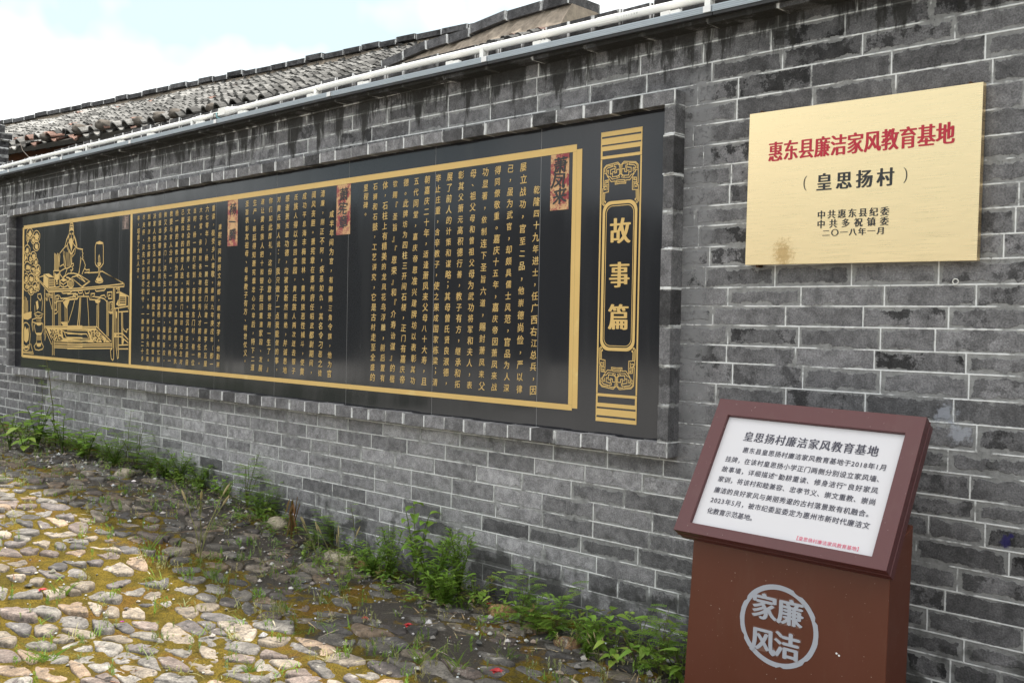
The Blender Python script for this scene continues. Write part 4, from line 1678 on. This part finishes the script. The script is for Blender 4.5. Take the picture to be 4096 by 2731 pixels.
YAW = math.radians(8.0)
U1 = Vector((math.cos(YAW), math.sin(YAW), 0))
V0 = Vector((-math.sin(YAW), math.cos(YAW), 0))
E1 = Vector((-12.186, 4.20, 1.905)) - U1 * 5.5
RUN, RISE = 2.09, 0.957
PIT = math.atan2(RISE, RUN)
V1 = V0 * math.cos(PIT) + Vector((0, 0, math.sin(PIT)))
N1 = -V0 * math.sin(PIT) + Vector((0, 0, math.cos(PIT)))
LEN1 = 11.1
house = thing('tiled_house', E1 + U1 * 5 + V0 * 1.9 - Vector((0, 0, 3.1)), 'old house behind the wall with a long wavy grey tile roof and red-brown eave', 'house')
s = MB()
roof_tiles(s, E1, U1, V1, N1, LEN1 + .6, 2.30, .105, lambda u, v: (.22 if v < .10 and u < 8.0 else .06 if (v < .4 and u < 7.4) else .010), lambda u: ip(u, [5, 7.5, 10, 11.5], [1.9, 1.6, 1.0, .8]))  # tiles painted paler towards the left, standing in for sun glare
s.build('tile_roof', M_TILE, house)
s = MB()
P = [E1 + N1 * -.01, E1 + U1 * (LEN1 + .5) + N1 * -.01, E1 + U1 * (LEN1 + .5) + V1 * 2.38 + N1 * -.01, E1 + V1 * 2.38 + N1 * -.01]
Q = [p - N1 * .05 for p in P]
s.mesh(P + Q, [(0, 1, 2, 3), (7, 6, 5, 4), (0, 4, 5, 1), (1, 5, 6, 2), (2, 6, 7, 3), (3, 7, 4, 0)])
V2 = V0 * math.cos(PIT) - Vector((0, 0, math.sin(PIT)))
T0 = E1 + V1 * 2.38
P = [T0, T0 + U1 * (LEN1 + .5), T0 + U1 * (LEN1 + .5) + V2 * 2.5, T0 + V2 * 2.5]
Q = [p - Vector((0, 0, .06)) for p in P]
s.mesh(P + Q, [(0, 1, 2, 3), (7, 6, 5, 4), (0, 4, 5, 1), (1, 5, 6, 2), (2, 6, 7, 3), (3, 7, 4, 0)])
s.build('roof_deck', M_SOFF, house)
# ridge: rough mortar bed with a brick capping
R0 = E1 + V1 * 2.30 + Vector((0, 0, -.02))
s = MB()
nseg = 120
vs, fs = [], []
for k_ in range(nseg + 1):
    p = R0 + U1 * (LEN1 * k_ / nseg)
    a = .02 * nz(k_ * .15, 1, 1)
    for dv, dz in ((-.17, -.10), (-.125 + a, .03), (-.10 + a * .6, .095 + a), (.10, .10), (.17, -.10)):
        vs.append(p + V0 * dv + Vector((0, 0, dz)))
for k_ in range(nseg):
    for m_ in range(4):
        a = k_ * 5 + m_
        fs.append((a, a + 1, a + 6, a + 5))
s.mesh(vs, fs)
s.build('ridge_mortar', M_MUD, house, smooth=True)
s = MB()
cap_ridge(s, R0 + Vector((0, 0, .098)), R0 + U1 * LEN1 + Vector((0, 0, .098)), 36, .27, .055, 4)
s.build('ridge_cap', M_FRAME, house, bevel=.008)
# rough plugs of mortar closing tile rows along the eave
s0 = None
for px, py, sz in ((172, 556, .10), (307, 525, .115), (402, 508, .12), (545, 493, .10), (628, 476, .11), (690, 462, .10), (838, 440, .10)):
    d = ray(px, py)
    # meet the eave plane
    tt = (E1 - V0 * .03).dot(V0) / d.dot(V0)
    c_ = d * tt + V1 * .05
    s = MB()
    bm = bmesh.new()
    bmesh.ops.create_icosphere(bm, subdivisions=3, radius=1)
    vs = []
    for v in bm.verts:
        k_ = 1 + .22 * nz(v.co.x + px, v.co.y, v.co.z, 2.1) + .1 * nz(v.co.x, v.co.y + py, v.co.z, 5)
        vs.append(c_ + Vector((v.co.x * sz * .5, v.co.y * sz * .8, v.co.z * sz * .5)) * k_)
    s.mesh(vs, [tuple(v.index for v in f.verts) for f in bm.faces])
    bm.free()
    s.build('mortar_plug', M_LUMP, house, smooth=True)
s = MB()
MU = axes(U1, V0, Vector((0, 0, 1)), E1)
s.box(.2, LEN1, .42, .62, -3.4, .12, (.1, .5, .5), MU)
s.box(.2, LEN1, .62, 3.4, -3.4, .10, (.1, .5, .5), MU)
s.build('house_wall', M_WOOD, house)
s = MB()
for k_ in range(36):
    s.box(.2 + k_ * .3, .28 + k_ * .3, .02, .6, -.075, -.012, (.1, .5, .5), axes(U1, V1, N1, E1))
s.build('rafter_ends', M_SOFF, house)

# nearer roof on the right, its ridge just clears the coping
house2 = thing('gabled_outbuilding', (-5.0, 4.6, -1.25), 'smaller outbuilding on the right whose brick-capped mortar ridge climbs to a point', 'outbuilding')
YR = 4.35
RT = [(-1.235, .4045), (-1.13, .4150), (-1.037, .4190), (-.965, .4255), (-.900, .4262), (-.852, .4262)]
s = MB()
for (a, za), (b_, zb_) in zip(RT[:-1], RT[1:]):
    A = Vector((a * YR, YR, za * YR - .055))
    B = Vector((b_ * YR, YR, zb_ * YR - .055))
    d = (B - A).normalized()
    n_ = max(1, int((B - A).length / .19))
    for k_ in range(n_):
        l = (B - A).length / n_
        o_ = A + d * (l * k_)
        up = Vector((0, 1, 0)).cross(d) * -1
        M = axes(d, Vector((0, 1, 0)), up, o_ + up * rh.uniform(-.012, .008))
        s.box(.003, l - .003, -.14, .14, 0, .055, (rh.uniform(.07, .14), .6, .6), M, edge='u')
s.build('ridge_cap', M_FRAME, house2, bevel=.008)
s = MB()
vs, fs = [], []
K = 60
for k_ in range(K + 1):
    rx = -1.235 + (.383) * k_ / K
    zt_ = ip(rx, [a for a, _ in RT], [z for _, z in RT]) * YR - .056
    zb_ = 1.57
    for dy, f in ((-.27, 0), (-.20, .45), (-.14, .8), (-.11, 1.0), (.12, 1.0), (.30, 0)):
        a = .05 * nz(k_ * .22, dy * 8, 2) + .035 * nz(k_ * .7, dy * 20, 4)
        vs.append((rx * YR, YR + dy + a * (f < 1), zb_ + (zt_ - zb_) * f + a * .5 * (0 < f < 1)))
for k_ in range(K):
    for m_ in range(5):
        a = k_ * 6 + m_
        fs.append((a, a + 1, a + 7, a + 6))
fs.append(tuple(range(6)))
fs.append(tuple(range(K * 6, K * 6 + 6))[::-1])
s.mesh(vs, fs)
s.build('ridge_mortar', M_MUD, house2, smooth=False)
s = MB()
Vb = Vector((0, math.cos(math.radians(24)), math.sin(math.radians(24))))
Nb = Vector((0, -math.sin(math.radians(24)), math.cos(math.radians(24))))
roof_tiles(s, Vector((-5.6, 3.62, 1.345)), Vector((1, 0, 0)), Vb, Nb, 2.05, .62, .098, lambda u, v: .04, lambda u: .8)
s.build('tile_roof', M_TILE, house2)
s = MB()
s.box(-5.6, -3.62, 3.75, 4.75, -1.3, 1.38)
s.build('house_wall', M_WOOD, house2)

# brick pier at the far left
pier = thing('gate_pier', (-10.85, 3.4, -1.2), 'dark grey brick gate pier with stepped cap at the far left', 'pier')
s = MB()
zt_ = 1.72
z = -1.3
while z < zt_ - .05:
    s.box(-11.3, -10.40, 3.235, 3.575, z, z + .0745, (rb.uniform(.06, .10), .6, .9), edge='v')
    z += .075
s.build('shaft', M_FRAME, pier)
s = MB()
s.box(-11.33, -10.375, 3.21, 3.60, z, z + .07, (.075, .5, .8), edge='v')
s.box(-11.25, -10.43, 3.26, 3.55, z + .0702, z + .155, (.065, .5, .8), edge='v')
s.build('cap', M_FRAME, pier, bevel=.01)
s = MB()
a_ = onY(80, 572, 3.9)
b2_ = onY(118, 632, 3.33)
ring_tube(s, [(a_[0], 3.9, a_[1]), ((a_[0] + b2_[0]) / 2, 3.6, (a_[1] + b2_[1]) / 2 - .01), (b2_[0], 3.33, b2_[1])], .003, 5)
tag(s.build('loose_wire', M_LUMP, smooth=True), 'thin loose wire hanging from the tiled eave down to the wall coping', 'wire')

# ------------------------------------------------------------------ weeds
GREENS = [(.11, .22, .025), (.15, .28, .035), (.20, .35, .05), (.09, .17, .03), (.25, .37, .06)]
rw = random.Random(17)


def leaf(mb, base, d, up, L, w, c, droop=.3, fold=.18, shape='lance', n=5):
    d = Vector(d).normalized()
    side = d.cross(Vector(up))
    if side.length < .05:
        side = d.cross(Vector((1, 0, .2)))
    side.normalize()
    nrm = side.cross(d).normalized()
    vs = []
    for k_ in range(n + 1):
        t = k_ / n
        if shape == 'lance':
            ww = w * math.sin(math.pi * min(1, .08 + t * .92)) ** .8
        elif shape == 'oval':
            ww = w * (math.sin(math.pi * t ** .75) ** .75 if 0 < t < 1 else .03)
        elif shape == 'heart':
            ww = w * ((1 - t) ** .75 if t > .14 else .62 + t * 2.0)
        else:
            ww = w * (1 - t * .92)
        p = Vector(base) + d * (L * t) - Vector((0, 0, droop * L * t * t))
        vs += [p + side * ww / 2 + nrm * fold * ww, p, p - side * ww / 2 + nrm * fold * ww]
    fs = []
    for k_ in range(n):
        a = k_ * 3
        fs += [(a, a + 1, a + 4, a + 3), (a + 1, a + 2, a + 5, a + 4)]
    mb.mesh(vs, fs, c)


def vary(c, r, lo=.75, hi=1.3):
    f = r.uniform(lo, hi)
    return (c[0] * f * r.uniform(.9, 1.1), c[1] * f, c[2] * f)


def stem_curve(r, h, lean=.25, n=6):
    a = r.uniform(0, 6.28)
    lx, ly = math.cos(a) * lean * h, math.sin(a) * lean * h
    return [Vector((lx * (k_ / n) ** 1.6 + r.uniform(-.01, .01) * h, ly * (k_ / n) ** 1.6 + r.uniform(-.01, .01) * h, h * k_ / n)) for k_ in range(n + 1)]


def grow(kind, seed):
    """one plant one unit tall at the origin: (stems, leaves) in local space"""
    r = random.Random(seed)
    st, lf = MB(), MB()
    if kind == 'lance':           # bushy, many stems clothed with narrow leaves
        for k_ in range(r.randint(9, 13)):
            h = r.uniform(.55, 1.0)
            C = stem_curve(r, h, r.uniform(.15, .55))
            ring_tube(st, C, [.010 - .007 * q / 6 for q in range(7)], 4, (.09, .12, .03), False)
            for q in range(34):
                t = r.uniform(.12, 1)
                i = min(5, int(t * 6))
                p = C[i].lerp(C[i + 1], t * 6 - i)
                a = r.uniform(0, 6.28)
                leaf(lf, p, (math.cos(a), math.sin(a), r.uniform(.15, .9)), (0, 0, 1), r.uniform(.11, .19), .026, vary(GREENS[r.choice((0, 1, 2))], r), .25, .2, 'lance', 3)
    elif kind == 'feather':       # pinnate leaves
        for k_ in range(r.randint(4, 6)):
            h = r.uniform(.6, 1.0)
            C = stem_curve(r, h, r.uniform(.1, .4))
            ring_tube(st, C, [.010 - .007 * q / 6 for q in range(7)], 4, (.10, .09, .04), False)
            for q in range(9):
                t = .25 + .75 * q / 8
                i = min(5, int(t * 6))
                p = C[i].lerp(C[i + 1], min(1, t * 6 - i))
                a = r.uniform(0, 6.28)
                d = Vector((math.cos(a), math.sin(a), r.uniform(.1, .5))).normalized()
                L = r.uniform(.16, .28)
                sd = d.cross(Vector((0, 0, 1))).normalized()
                g = vary(GREENS[r.choice((0, 1, 2, 4))], r)
                for m_ in range(7):
                    b_ = p + d * (L * (m_ + 1) / 7) - Vector((0, 0, .25 * L * (m_ / 7) ** 2))
                    for sg in (-1, 1):
                        leaf(lf, b_, d * .5 + sd * sg, (0, 0, 1), L * .30, L * .13, g, .1, .1, 'oval', 2)
    elif kind == 'broad':
        for k_ in range(r.randint(3, 5)):
            h = r.uniform(.5, 1.0)
            C = stem_curve(r, h, r.uniform(.1, .35))
            ring_tube(st, C, [.014 - .008 * q / 6 for q in range(7)], 5, (.08, .12, .03), False)
            for q in range(7):
                t = .3 + .7 * q / 6
                i = min(5, int(t * 6))
                p = C[i].lerp(C[i + 1], min(1, t * 6 - i))
                a = q * 2.4 + r.uniform(-.4, .4)
                leaf(lf, p, (math.cos(a), math.sin(a), r.uniform(.1, .55)), (0, 0, 1), r.uniform(.19, .32), r.uniform(.12, .17), vary(GREENS[r.choice((1, 2, 2))], r, .85, 1.25), .35, .16, 'oval', 5)
    elif kind == 'heart':
        for k_ in range(r.randint(5, 8)):
            h = r.uniform(.4, 1.0)
            C = stem_curve(r, h, r.uniform(.3, .7))
            ring_tube(st, C, .008, 4, (.09, .13, .03), False)
            for t in (.55, 1.0):
                p = C[int(t * 6)]
                a = r.uniform(0, 6.28)
                leaf(lf, p, (math.cos(a), math.sin(a), r.uniform(-.5, .2)), (0, 0, 1), r.uniform(.18, .27), r.uniform(.15, .20), vary(GREENS[r.choice((2, 2, 4))], r, .9, 1.3), .3, .12, 'heart', 5)
    elif kind == 'grass':
        for k_ in range(r.randint(22, 34)):
            a = r.uniform(0, 6.28)
            h = r.uniform(.4, 1.0)
            o_ = Vector((r.uniform(-.1, .1), r.uniform(-.1, .1), 0))
            leaf(lf, o_, (math.cos(a) * .45, math.sin(a) * .45, 1), (math.sin(a), -math.cos(a), 0), h, .030, vary(r.choice((GREENS[1], GREENS[2], (.17, .19, .06))), r), r.uniform(.1, .7), .15, 'blade', 6)
        ring_tube(st, [(0, 0, -.02), (0, 0, .06)], .02, 5, (.12, .12, .05))
    elif kind == 'foxtail':
        for k_ in range(r.randint(3, 5)):
            C = stem_curve(r, r.uniform(.75, 1.0), r.uniform(.15, .6), 8)
            ring_tube(st, C, .006, 4, (.26, .25, .11), False)
            d = (C[-1] - C[-2]).normalized()
            ring_tube(lf, [C[-1] - d * .02, C[-1] + d * .03, C[-1] + d * .10, C[-1] + d * .15], [.006, .016, .014, .004], 6, (.46, .36, .21), True)
        for k_ in range(14):
            a = r.uniform(0, 6.28)
            leaf(lf, (0, 0, 0), (math.cos(a), math.sin(a), r.uniform(.4, 1.4)), (0, 0, 1), r.uniform(.2, .45), .018, vary((.16, .19, .06), r), r.uniform(.3, .8), .1, 'blade', 5)
    elif kind == 'tall':          # one thin stalk with a few leaflets
        C = stem_curve(r, 1.0, .12, 8)
        ring_tube(st, C, [.009 - .0006 * q for q in range(9)], 5, (.10, .075, .045), False)
        for q in range(11):
            t = .3 + .7 * q / 10
            i = min(7, int(t * 8))
            p = C[i].lerp(C[i + 1], min(1, t * 8 - i))
            a = q * 2.4
            d = Vector((math.cos(a), math.sin(a), r.uniform(.0, .4)))
            for m_ in range(4):
                sd = d.cross(Vector((0, 0, 1))).normalized()
                for sg in (-1, 1):
                    leaf(lf, p + d * .03 * (m_ + 1), d * .7 + sd * sg, (0, 0, 1), .055, .026, vary(GREENS[r.choice((1, 2, 4))], r), .1, .1, 'oval', 2)
    elif kind == 'dead':
        for k_ in range(6):
            C = stem_curve(r, r.uniform(.5, 1.0), r.uniform(.05, .3))
            ring_tube(st, C, [.022 - .002 * q for q in range(7)], 5, (.13, .035, .022), True)
        for k_ in range(16):
            a = r.uniform(0, 6.28)
            leaf(lf, (r.uniform(-.06, .06), r.uniform(-.06, .06), r.uniform(.2, .9)), (math.cos(a), math.sin(a), -1.6), (0, 0, 1), .26, .06, vary((.17, .055, .035), r), .2, .3, 'lance', 4)
    return st, lf


PROTO = {}


def plant(kind, var, px, py, h, label, spread=1.0, name=None, group=None, loc=None):
    key = (kind, var)
    g = loc if loc is not None else onG(px, py)
    if key not in PROTO:
        st, lf = grow(kind, hash(key) % 1 + var * 131 + len(kind) * 17)
        nm = name or NAMES[kind]
        root = bpy.data.objects.new(nm, None)
        COL.objects.link(root)
        ORIG[root.name] = Vector((0, 0, 0))
        a = st.build('stem', M_LEAF, root)
        ls = lf.build('seed_head_and_blade' if kind == 'foxtail' else 'leaves', M_LEAF, root, smooth=False)
        PROTO[key] = (root, [a, ls])
    else:
        src, kids = PROTO[key]
        root = src.copy()
        COL.objects.link(root)
        for q in kids:
            c_ = q.copy()
            COL.objects.link(c_)
            c_.parent = root
    root.location = (g.x, g.y, gz(g.x, g.y) + ZO - .005)
    root.scale = (h * spread * 1.1, h * spread * 1.1, h * 1.08)
    root.rotation_euler = (0, 0, rw.uniform(0, 6.28))
    root.empty_display_size = .05
    return tag(root, label, 'grass' if kind in ('grass', 'foxtail') else 'weed', group)


NAMES = {'lance': 'bushy_weed', 'feather': 'feathery_weed', 'broad': 'broadleaf_weed', 'heart': 'vine_weed', 'grass': 'grass_tuft', 'foxtail': 'foxtail_grass', 'tall': 'tall_stalk_weed', 'dead': 'dead_stalk'}
GW = 'weeds growing along the foot of the wall'
for kind, var, px, py, h, sp, label in (
    ('broad', 1, 40, 1800, .30, 1.2, 'leafy green weed at the left photo edge against the wall foot'),
    ('broad', 2, 150, 1800, .34, 1.3, 'brightest broad-leaved weed in the dense clump under the picture of the scholar'),
    ('heart', 1, 95, 1815, .26, 1.5, 'low vine leaves at the front of the far left clump'),
    ('broad', 1, 250, 1815, .30, 1.2, 'broad-leaved weed at the right end of the far left clump'),
    ('broad', 2, 350, 1845, .24, 1.4, 'broad-leaved weed between the far left clump and the low ferny weed'),
    ('lance', 2, 455, 1868, .20, 1.6, 'dull green bush just left of the dark ferny weed'),
    ('feather', 1, 610, 1900, .20, 1.4, 'ferny weed at the foot of the tall bare stalk'),
    ('lance', 1, 665, 1915, .17, 1.6, 'low bush right of the tall bare stalk'),
    ('broad', 1, 870, 1985, .13, 1.5, 'little broad-leaved weed at the root of the upright grass blades'),
    ('lance', 2, 1040, 2070, .14, 1.4, 'low narrow-leaved weed left of the small ferny weed by the dead stalk'),
    ('feather', 2, 1250, 2200, .12, 1.4, 'tiny ferny weed just right of the withered red-brown stalk'),
    ('lance', 1, 1490, 2310, .18, 1.5, 'low bush filling the gap before the largest bush'),
    ('lance', 2, 1780, 2430, .20, 1.6, 'low front skirt of the largest bush'),
    ('feather', 1, 2150, 2545, .15, 1.4, 'low ferny weed between the two ferny weeds by the orange stones'),
    ('heart', 1, 2450, 2670, .15, 1.3, 'vine leaves between the big pointed leaf and the arrow-leaved vine'),
    ('lance', 1, 330, 1835, .22, 1.3, 'dull narrow-leaved weed just right of the far left clump'),
    ('tall', 1, 220, 1790, .62, .8, 'tallest thin stalk rising out of the far left clump before the bricks'),
    ('tall', 2, 165, 1780, .48, .8, 'thin stalk in front of the bricks over the bright broad leaves'),
    ('feather', 1, 420, 1850, .20, 1.3, 'low ferny weed between the far left clump and the dark fern'),
    ('feather', 2, 545, 1880, .27, 1.3, 'dark ferny weed below the small black square in the bricks'),
    ('tall', 1, 630, 1870, .44, .8, 'tall bare stalk with a few pale top leaflets right of the dark fern'),
    ('tall', 2, 505, 1850, .34, .8, 'short forked stalk with leaflets left above the dark fern'),
    ('lance', 2, 720, 1930, .20, 1.5, 'bright spreading weed left of the lone grass blades by the wall'),
    ('lance', 1, 800, 1955, .18, 1.5, 'bright narrow-leaved weed touching the grass blades by the wall'),
    ('grass', 1, 905, 1990, .26, 1.0, 'upright grass blades at the wall foot below the middle block of writing'),
    ('feather', 1, 985, 2050, .34, 1.0, 'slim ferny weed right of the upright grass blades'),
    ('feather', 2, 1090, 2085, .20, 1.0, 'small ferny weed just left of the red-brown dead stalk'),
    ('dead', 1, 1165, 2165, .24, .8, 'withered red-brown stalk standing at the wall foot'),
    ('feather', 1, 1330, 2185, .20, 1.2, 'ferny green weed right of the withered red-brown stalk'),
    ('tall', 1, 1425, 2235, .27, .9, 'thin stalk with a flat green top left of the large bush'),
    ('lance', 2, 1560, 2330, .28, 1.0, 'narrow-leaved weed at the left end of the largest bush'),
    ('broad', 2, 1660, 2350, .40, .7, 'pale broad-leaved plant rising above the largest bush'),
    ('lance', 1, 1730, 2400, .34, 1.1, 'dense narrow-leaved weed in the middle of the largest bush'),
    ('lance', 2, 1835, 2400, .33, .8, 'tall narrow-leaved weed at the right end of the largest bush'),
    ('heart', 2, 1900, 2440, .16, 1.1, 'yellow-green heart-shaped leaves just right of the largest bush'),
    ('heart', 1, 2000, 2470, .13, 1.2, 'small creeping vine between the heart-shaped leaves and the pinnate pair'),
    ('feather', 2, 2085, 2520, .24, 1.0, 'ferny weed beside the orange stones at the wall foot'),
    ('feather', 1, 2215, 2565, .24, 1.0, 'bright ferny weed left of the big pointed leaf'),
    ('broad', 1, 2385, 2640, .21, 1.0, 'weed with one big pointed pale leaf near the stand'),
    ('lance', 1, 2350, 2640, .20, 1.0, 'narrow-leaved weed at the foot of the big pointed leaf'),
    ('heart', 2, 2545, 2690, .20, 1.2, 'arrow-leaved vine two steps left of the reading stand'),
    ('feather', 2, 2640, 2725, .24, 1.1, 'ferny weed right beside the reading stand'),
    ('heart', 1, 2720, 2735, .19, 1.2, 'vine leaves touching the cabinet of the reading stand'),
):
    plant(kind, var, px, py, h, label, sp, None, GW)
GT = 'grass tufts rooted between the cobbles'
for kind, var, px, py, h, sp, label in (
    ('foxtail', 1, 800, 2240, .34, 1.1, 'foxtail with long seed heads at the edge of the wall shadow'),
    ('foxtail', 2, 1280, 2290, .26, .9, 'foxtail with pale stalks below the withered red-brown stalk'),
    ('foxtail', 1, 1360, 2380, .30, .7, 'foxtail with two upright pale stalks left of the largest bush'),
    ('grass', 2, 590, 2210, .20, 1.2, 'bluish grass tuft on the sunlit cobbles near the shadow edge'),
    ('grass', 1, 190, 2640, .12, 2.6, 'sprawling straw-coloured grass tuft at the bottom left'),
    ('grass', 2, 240, 2380, .16, 1.3, 'grass tuft on the sunlit cobbles above the sprawling straw tuft'),
    ('grass', 1, 850, 2320, .14, 1.4, 'low grass tuft in front of the foxtail at the shadow edge'),
    ('grass', 2, 1690, 2650, .16, 1.4, 'dry grass tuft at the bottom middle of the photo'),
    ('grass', 1, 1830, 2680, .13, 1.5, 'bluish grass tuft right of the dry tuft at the bottom'),
    ('foxtail', 2, 2410, 2700, .14, .9, 'pale star-shaped dry grass head left of the reading stand'),
    ('grass', 1, 1170, 2300, .12, 1.2, 'short grass tuft in the shadow near two white pebbles'),
    ('grass', 2, 1000, 2690, .11, 1.2, 'short grass tuft between pale cobbles at the bottom'),
):
    plant(kind, var, px, py, h, label, sp, None, GT)

# small sprouts all over the paving, straw and grit: nobody could count them
rg = random.Random(31)
sp_ = MB()
for k_ in range(2600):
    x = rg.uniform(-10.2, -1.2)
    y = rg.uniform(.1, 3.1)
    dens = .35 + .5 * nz(x, y, 9, 1.1) + (.35 if y > 2.3 else 0) + (.2 if x > -4.5 else 0)
    if rg.random() > dens:
        continue
    z = gz(x, y) + .012
    g = vary(rg.choice((GREENS[0], GREENS[1], (.16, .22, .09), (.24, .25, .12), (.34, .30, .16))), rg)
    if rg.random() < .6:
        for m_ in range(rg.randint(2, 5)):
            h = rg.uniform(.025, .075)
            o_ = Vector((x + rg.uniform(-.03, .03), y + rg.uniform(-.03, .03), z))
            for q in range(12):
                a = rg.uniform(0, 6.28)
                t = rg.uniform(.1, 1)
                leaf(sp_, o_ + Vector((0, 0, h * t)), (math.cos(a), math.sin(a), 1.5), (0, 0, 1), .016, .0035, g, .1, .1, 'lance', 2)
    else:
        for m_ in range(rg.randint(3, 9)):
            a = rg.uniform(0, 6.28)
            leaf(sp_, (x + rg.uniform(-.02, .02), y + rg.uniform(-.02, .02), z), (math.cos(a), math.sin(a), rg.uniform(.3, 2)), (0, 0, 1), rg.uniform(.03, .11), .005, g, .4, .1, 'blade', 4)
for k_ in range(1500):
    x = rg.uniform(-10.5, -1.6)
    y = 3.17 - abs(rg.gauss(0, .14))
    if rg.random() > .45 + .6 * nz(x, 4, 2, 1.7):
        continue
    z = gz(x, y) + .01
    g = vary(rg.choice(GREENS + [(.16, .12, .05)]), rg, .6, 1.2)
    h = rg.uniform(.02, .13)
    lx, ly = rg.uniform(-.04, .04), rg.uniform(-.05, .02)
    for q in range(rg.randint(4, 9)):
        t = rg.uniform(.2, 1)
        a = rg.uniform(0, 6.28)
        leaf(sp_, (x + lx * t, y + ly * t, z + h * t), (math.cos(a), math.sin(a), rg.uniform(0, .8)), (0, 0, 1), rg.uniform(.02, .045), rg.uniform(.006, .018), g, .3, .15, 'oval', 3)
o = sp_.build('ground_sprouts', M_LEAF)
tag(o, 'scattered small sprouts and grass blades between the cobbles', 'ground cover', kind='stuff')
sp_ = MB()
for k_ in range(1000):
    x = rg.uniform(-9.8, -1.2)
    y = rg.uniform(.2, 3.12) if rg.random() < .4 else 3.15 - abs(rg.gauss(0, .35))
    if y > 3.14:
        continue
    a = rg.uniform(0, 6.28)
    c_ = vary(rg.choice(((.40, .32, .18), (.30, .22, .12), (.20, .11, .07), (.42, .38, .27))), rg)
    leaf(sp_, (x, y, gz(x, y) + rg.uniform(.02, .04)), (math.cos(a), math.sin(a), rg.uniform(-.1, .25)), (0, 0, 1), rg.uniform(.02, .12), rg.uniform(.003, .008), c_, .1, .2, 'blade', 3)
o = sp_.build('straw_litter', M_DRY)
tag(o, 'bits of dry straw and dead leaf strewn over the ground', 'litter', kind='stuff')
sp_ = MB()
for k_ in range(4200):
    x = rg.uniform(-9.8, -1.0)
    y = rg.uniform(.2, 3.1) if rg.random() < .45 else 3.16 - abs(rg.gauss(0, .35))
    if y > 3.15:
        continue
    r = rg.uniform(.002, .008) if rg.random() < .85 else rg.uniform(.008, .02)
    c_ = vary(rg.choice(((.42, .40, .37), (.20, .19, .18), (.16, .15, .14), (.30, .26, .21), (.5, .5, .5))), rg)
    p = Vector((x, y, gz(x, y) + .008 + r * .5))
    vs = [p + Vector(q) * r * rg.uniform(.7, 1.3) for q in ((1, 0, 0), (-1, 0, 0), (0, 1, 0), (0, -1, 0), (0, 0, .7), (0, 0, -.9))]
    sp_.mesh(vs, [(0, 2, 4), (2, 1, 4), (1, 3, 4), (3, 0, 4), (2, 0, 5), (1, 2, 5), (3, 1, 5), (0, 3, 5)], c_)
o = sp_.build('grit', M_STONE)
tag(o, 'pale grit and tiny pebbles scattered between the cobbles', 'gravel', kind='stuff')

# loose stones and fallen blossoms
for px, py, r, c_, label in (
    (1335, 2240, .06, (.38, .34, .25), 'pale rounded stone standing at the wall foot left of the largest bush'),
    (1390, 2255, .065, (.36, .33, .22), 'yellowish flat stone right beside the pale rounded stone'),
    (1440, 2268, .045, (.36, .17, .10), 'small orange brick shard right of the two pale stones'),
    (2010, 2465, .065, (.34, .22, .10), 'rusty yellow stone left of the orange stones at the wall foot'),
    (2265, 2590, .055, (.22, .13, .07), 'long orange stone lying at the wall foot near the stand'),
    (2140, 2525, .05, (.24, .18, .11), 'tan stone left of the long orange stone at the wall foot'),
    (500, 1905, .07, (.36, .31, .24), 'pale cobble at the foot of the dark ferny weed'),
    (1105, 2115, .075, (.34, .30, .22), 'cream cobble at the wall foot left of the withered stalk'),
):
    g = onG(px, py)
    s = MB()
    bm = bmesh.new()
    bmesh.ops.create_icosphere(bm, subdivisions=3, radius=1)
    vs = []
    for v in bm.verts:
        k_ = 1 + .20 * nz(v.co.x + px, v.co.y, v.co.z, 1.3) + .05 * nz(v.co.x, v.co.y + py, v.co.z, 5)
        vs.append(Vector((g.x, g.y, gz(g.x, g.y) + r * .25)) + Vector((v.co.x * r * 1.15, v.co.y * r * .8, v.co.z * r * .55)) * k_)
    s.mesh(vs, [tuple(v.index for v in f.verts) for f in bm.faces], c_)
    bm.free()
    tag(s.build('loose_stone', M_STONE, smooth=True), label, 'stone', 'loose stones at the foot of the wall')
M_PETAL = mat_plain('red_petal', (.42, .03, .035), .6)
M_PETAL2 = mat_plain('violet_petal', (.35, .02, .30), .6)
for px, py, r, m_, label in (
    (1633, 2530, .018, M_PETAL, 'crumpled red blossom on the ground at the edge of the wall shadow'),
    (1985, 2722, .024, M_PETAL, 'red blossom at the bottom edge of the photo'),
    (1955, 2445, .014, M_PETAL, 'red blossom under the heart-shaped leaves near the wall'),
    (1460, 2500, .013, M_PETAL, 'tiny red blossom left of the crumpled one'),
    (170, 2385, .018, M_PETAL, 'red blossom beside the grass tuft on the sunlit cobbles'),
    (488, 2515, .009, M_PETAL2, 'violet flower on the sunlit cobbles at lower left'),
):
    g = onG(px, py)
    s = MB()
    for q in range(6):
        a = q * 1.05 + rg.uniform(-.2, .2)
        leaf(s, (g.x, g.y, gz(g.x, g.y) + .03), (math.cos(a), math.sin(a), rg.uniform(.2, .9)), (0, 0, 1), r * 1.3, r, (.5, .5, .5), .3, .25, 'oval', 4)
    tag(s.build('fallen_blossom', m_), label, 'flower', 'fallen blossoms')

bpy.data.objects.remove(_to)
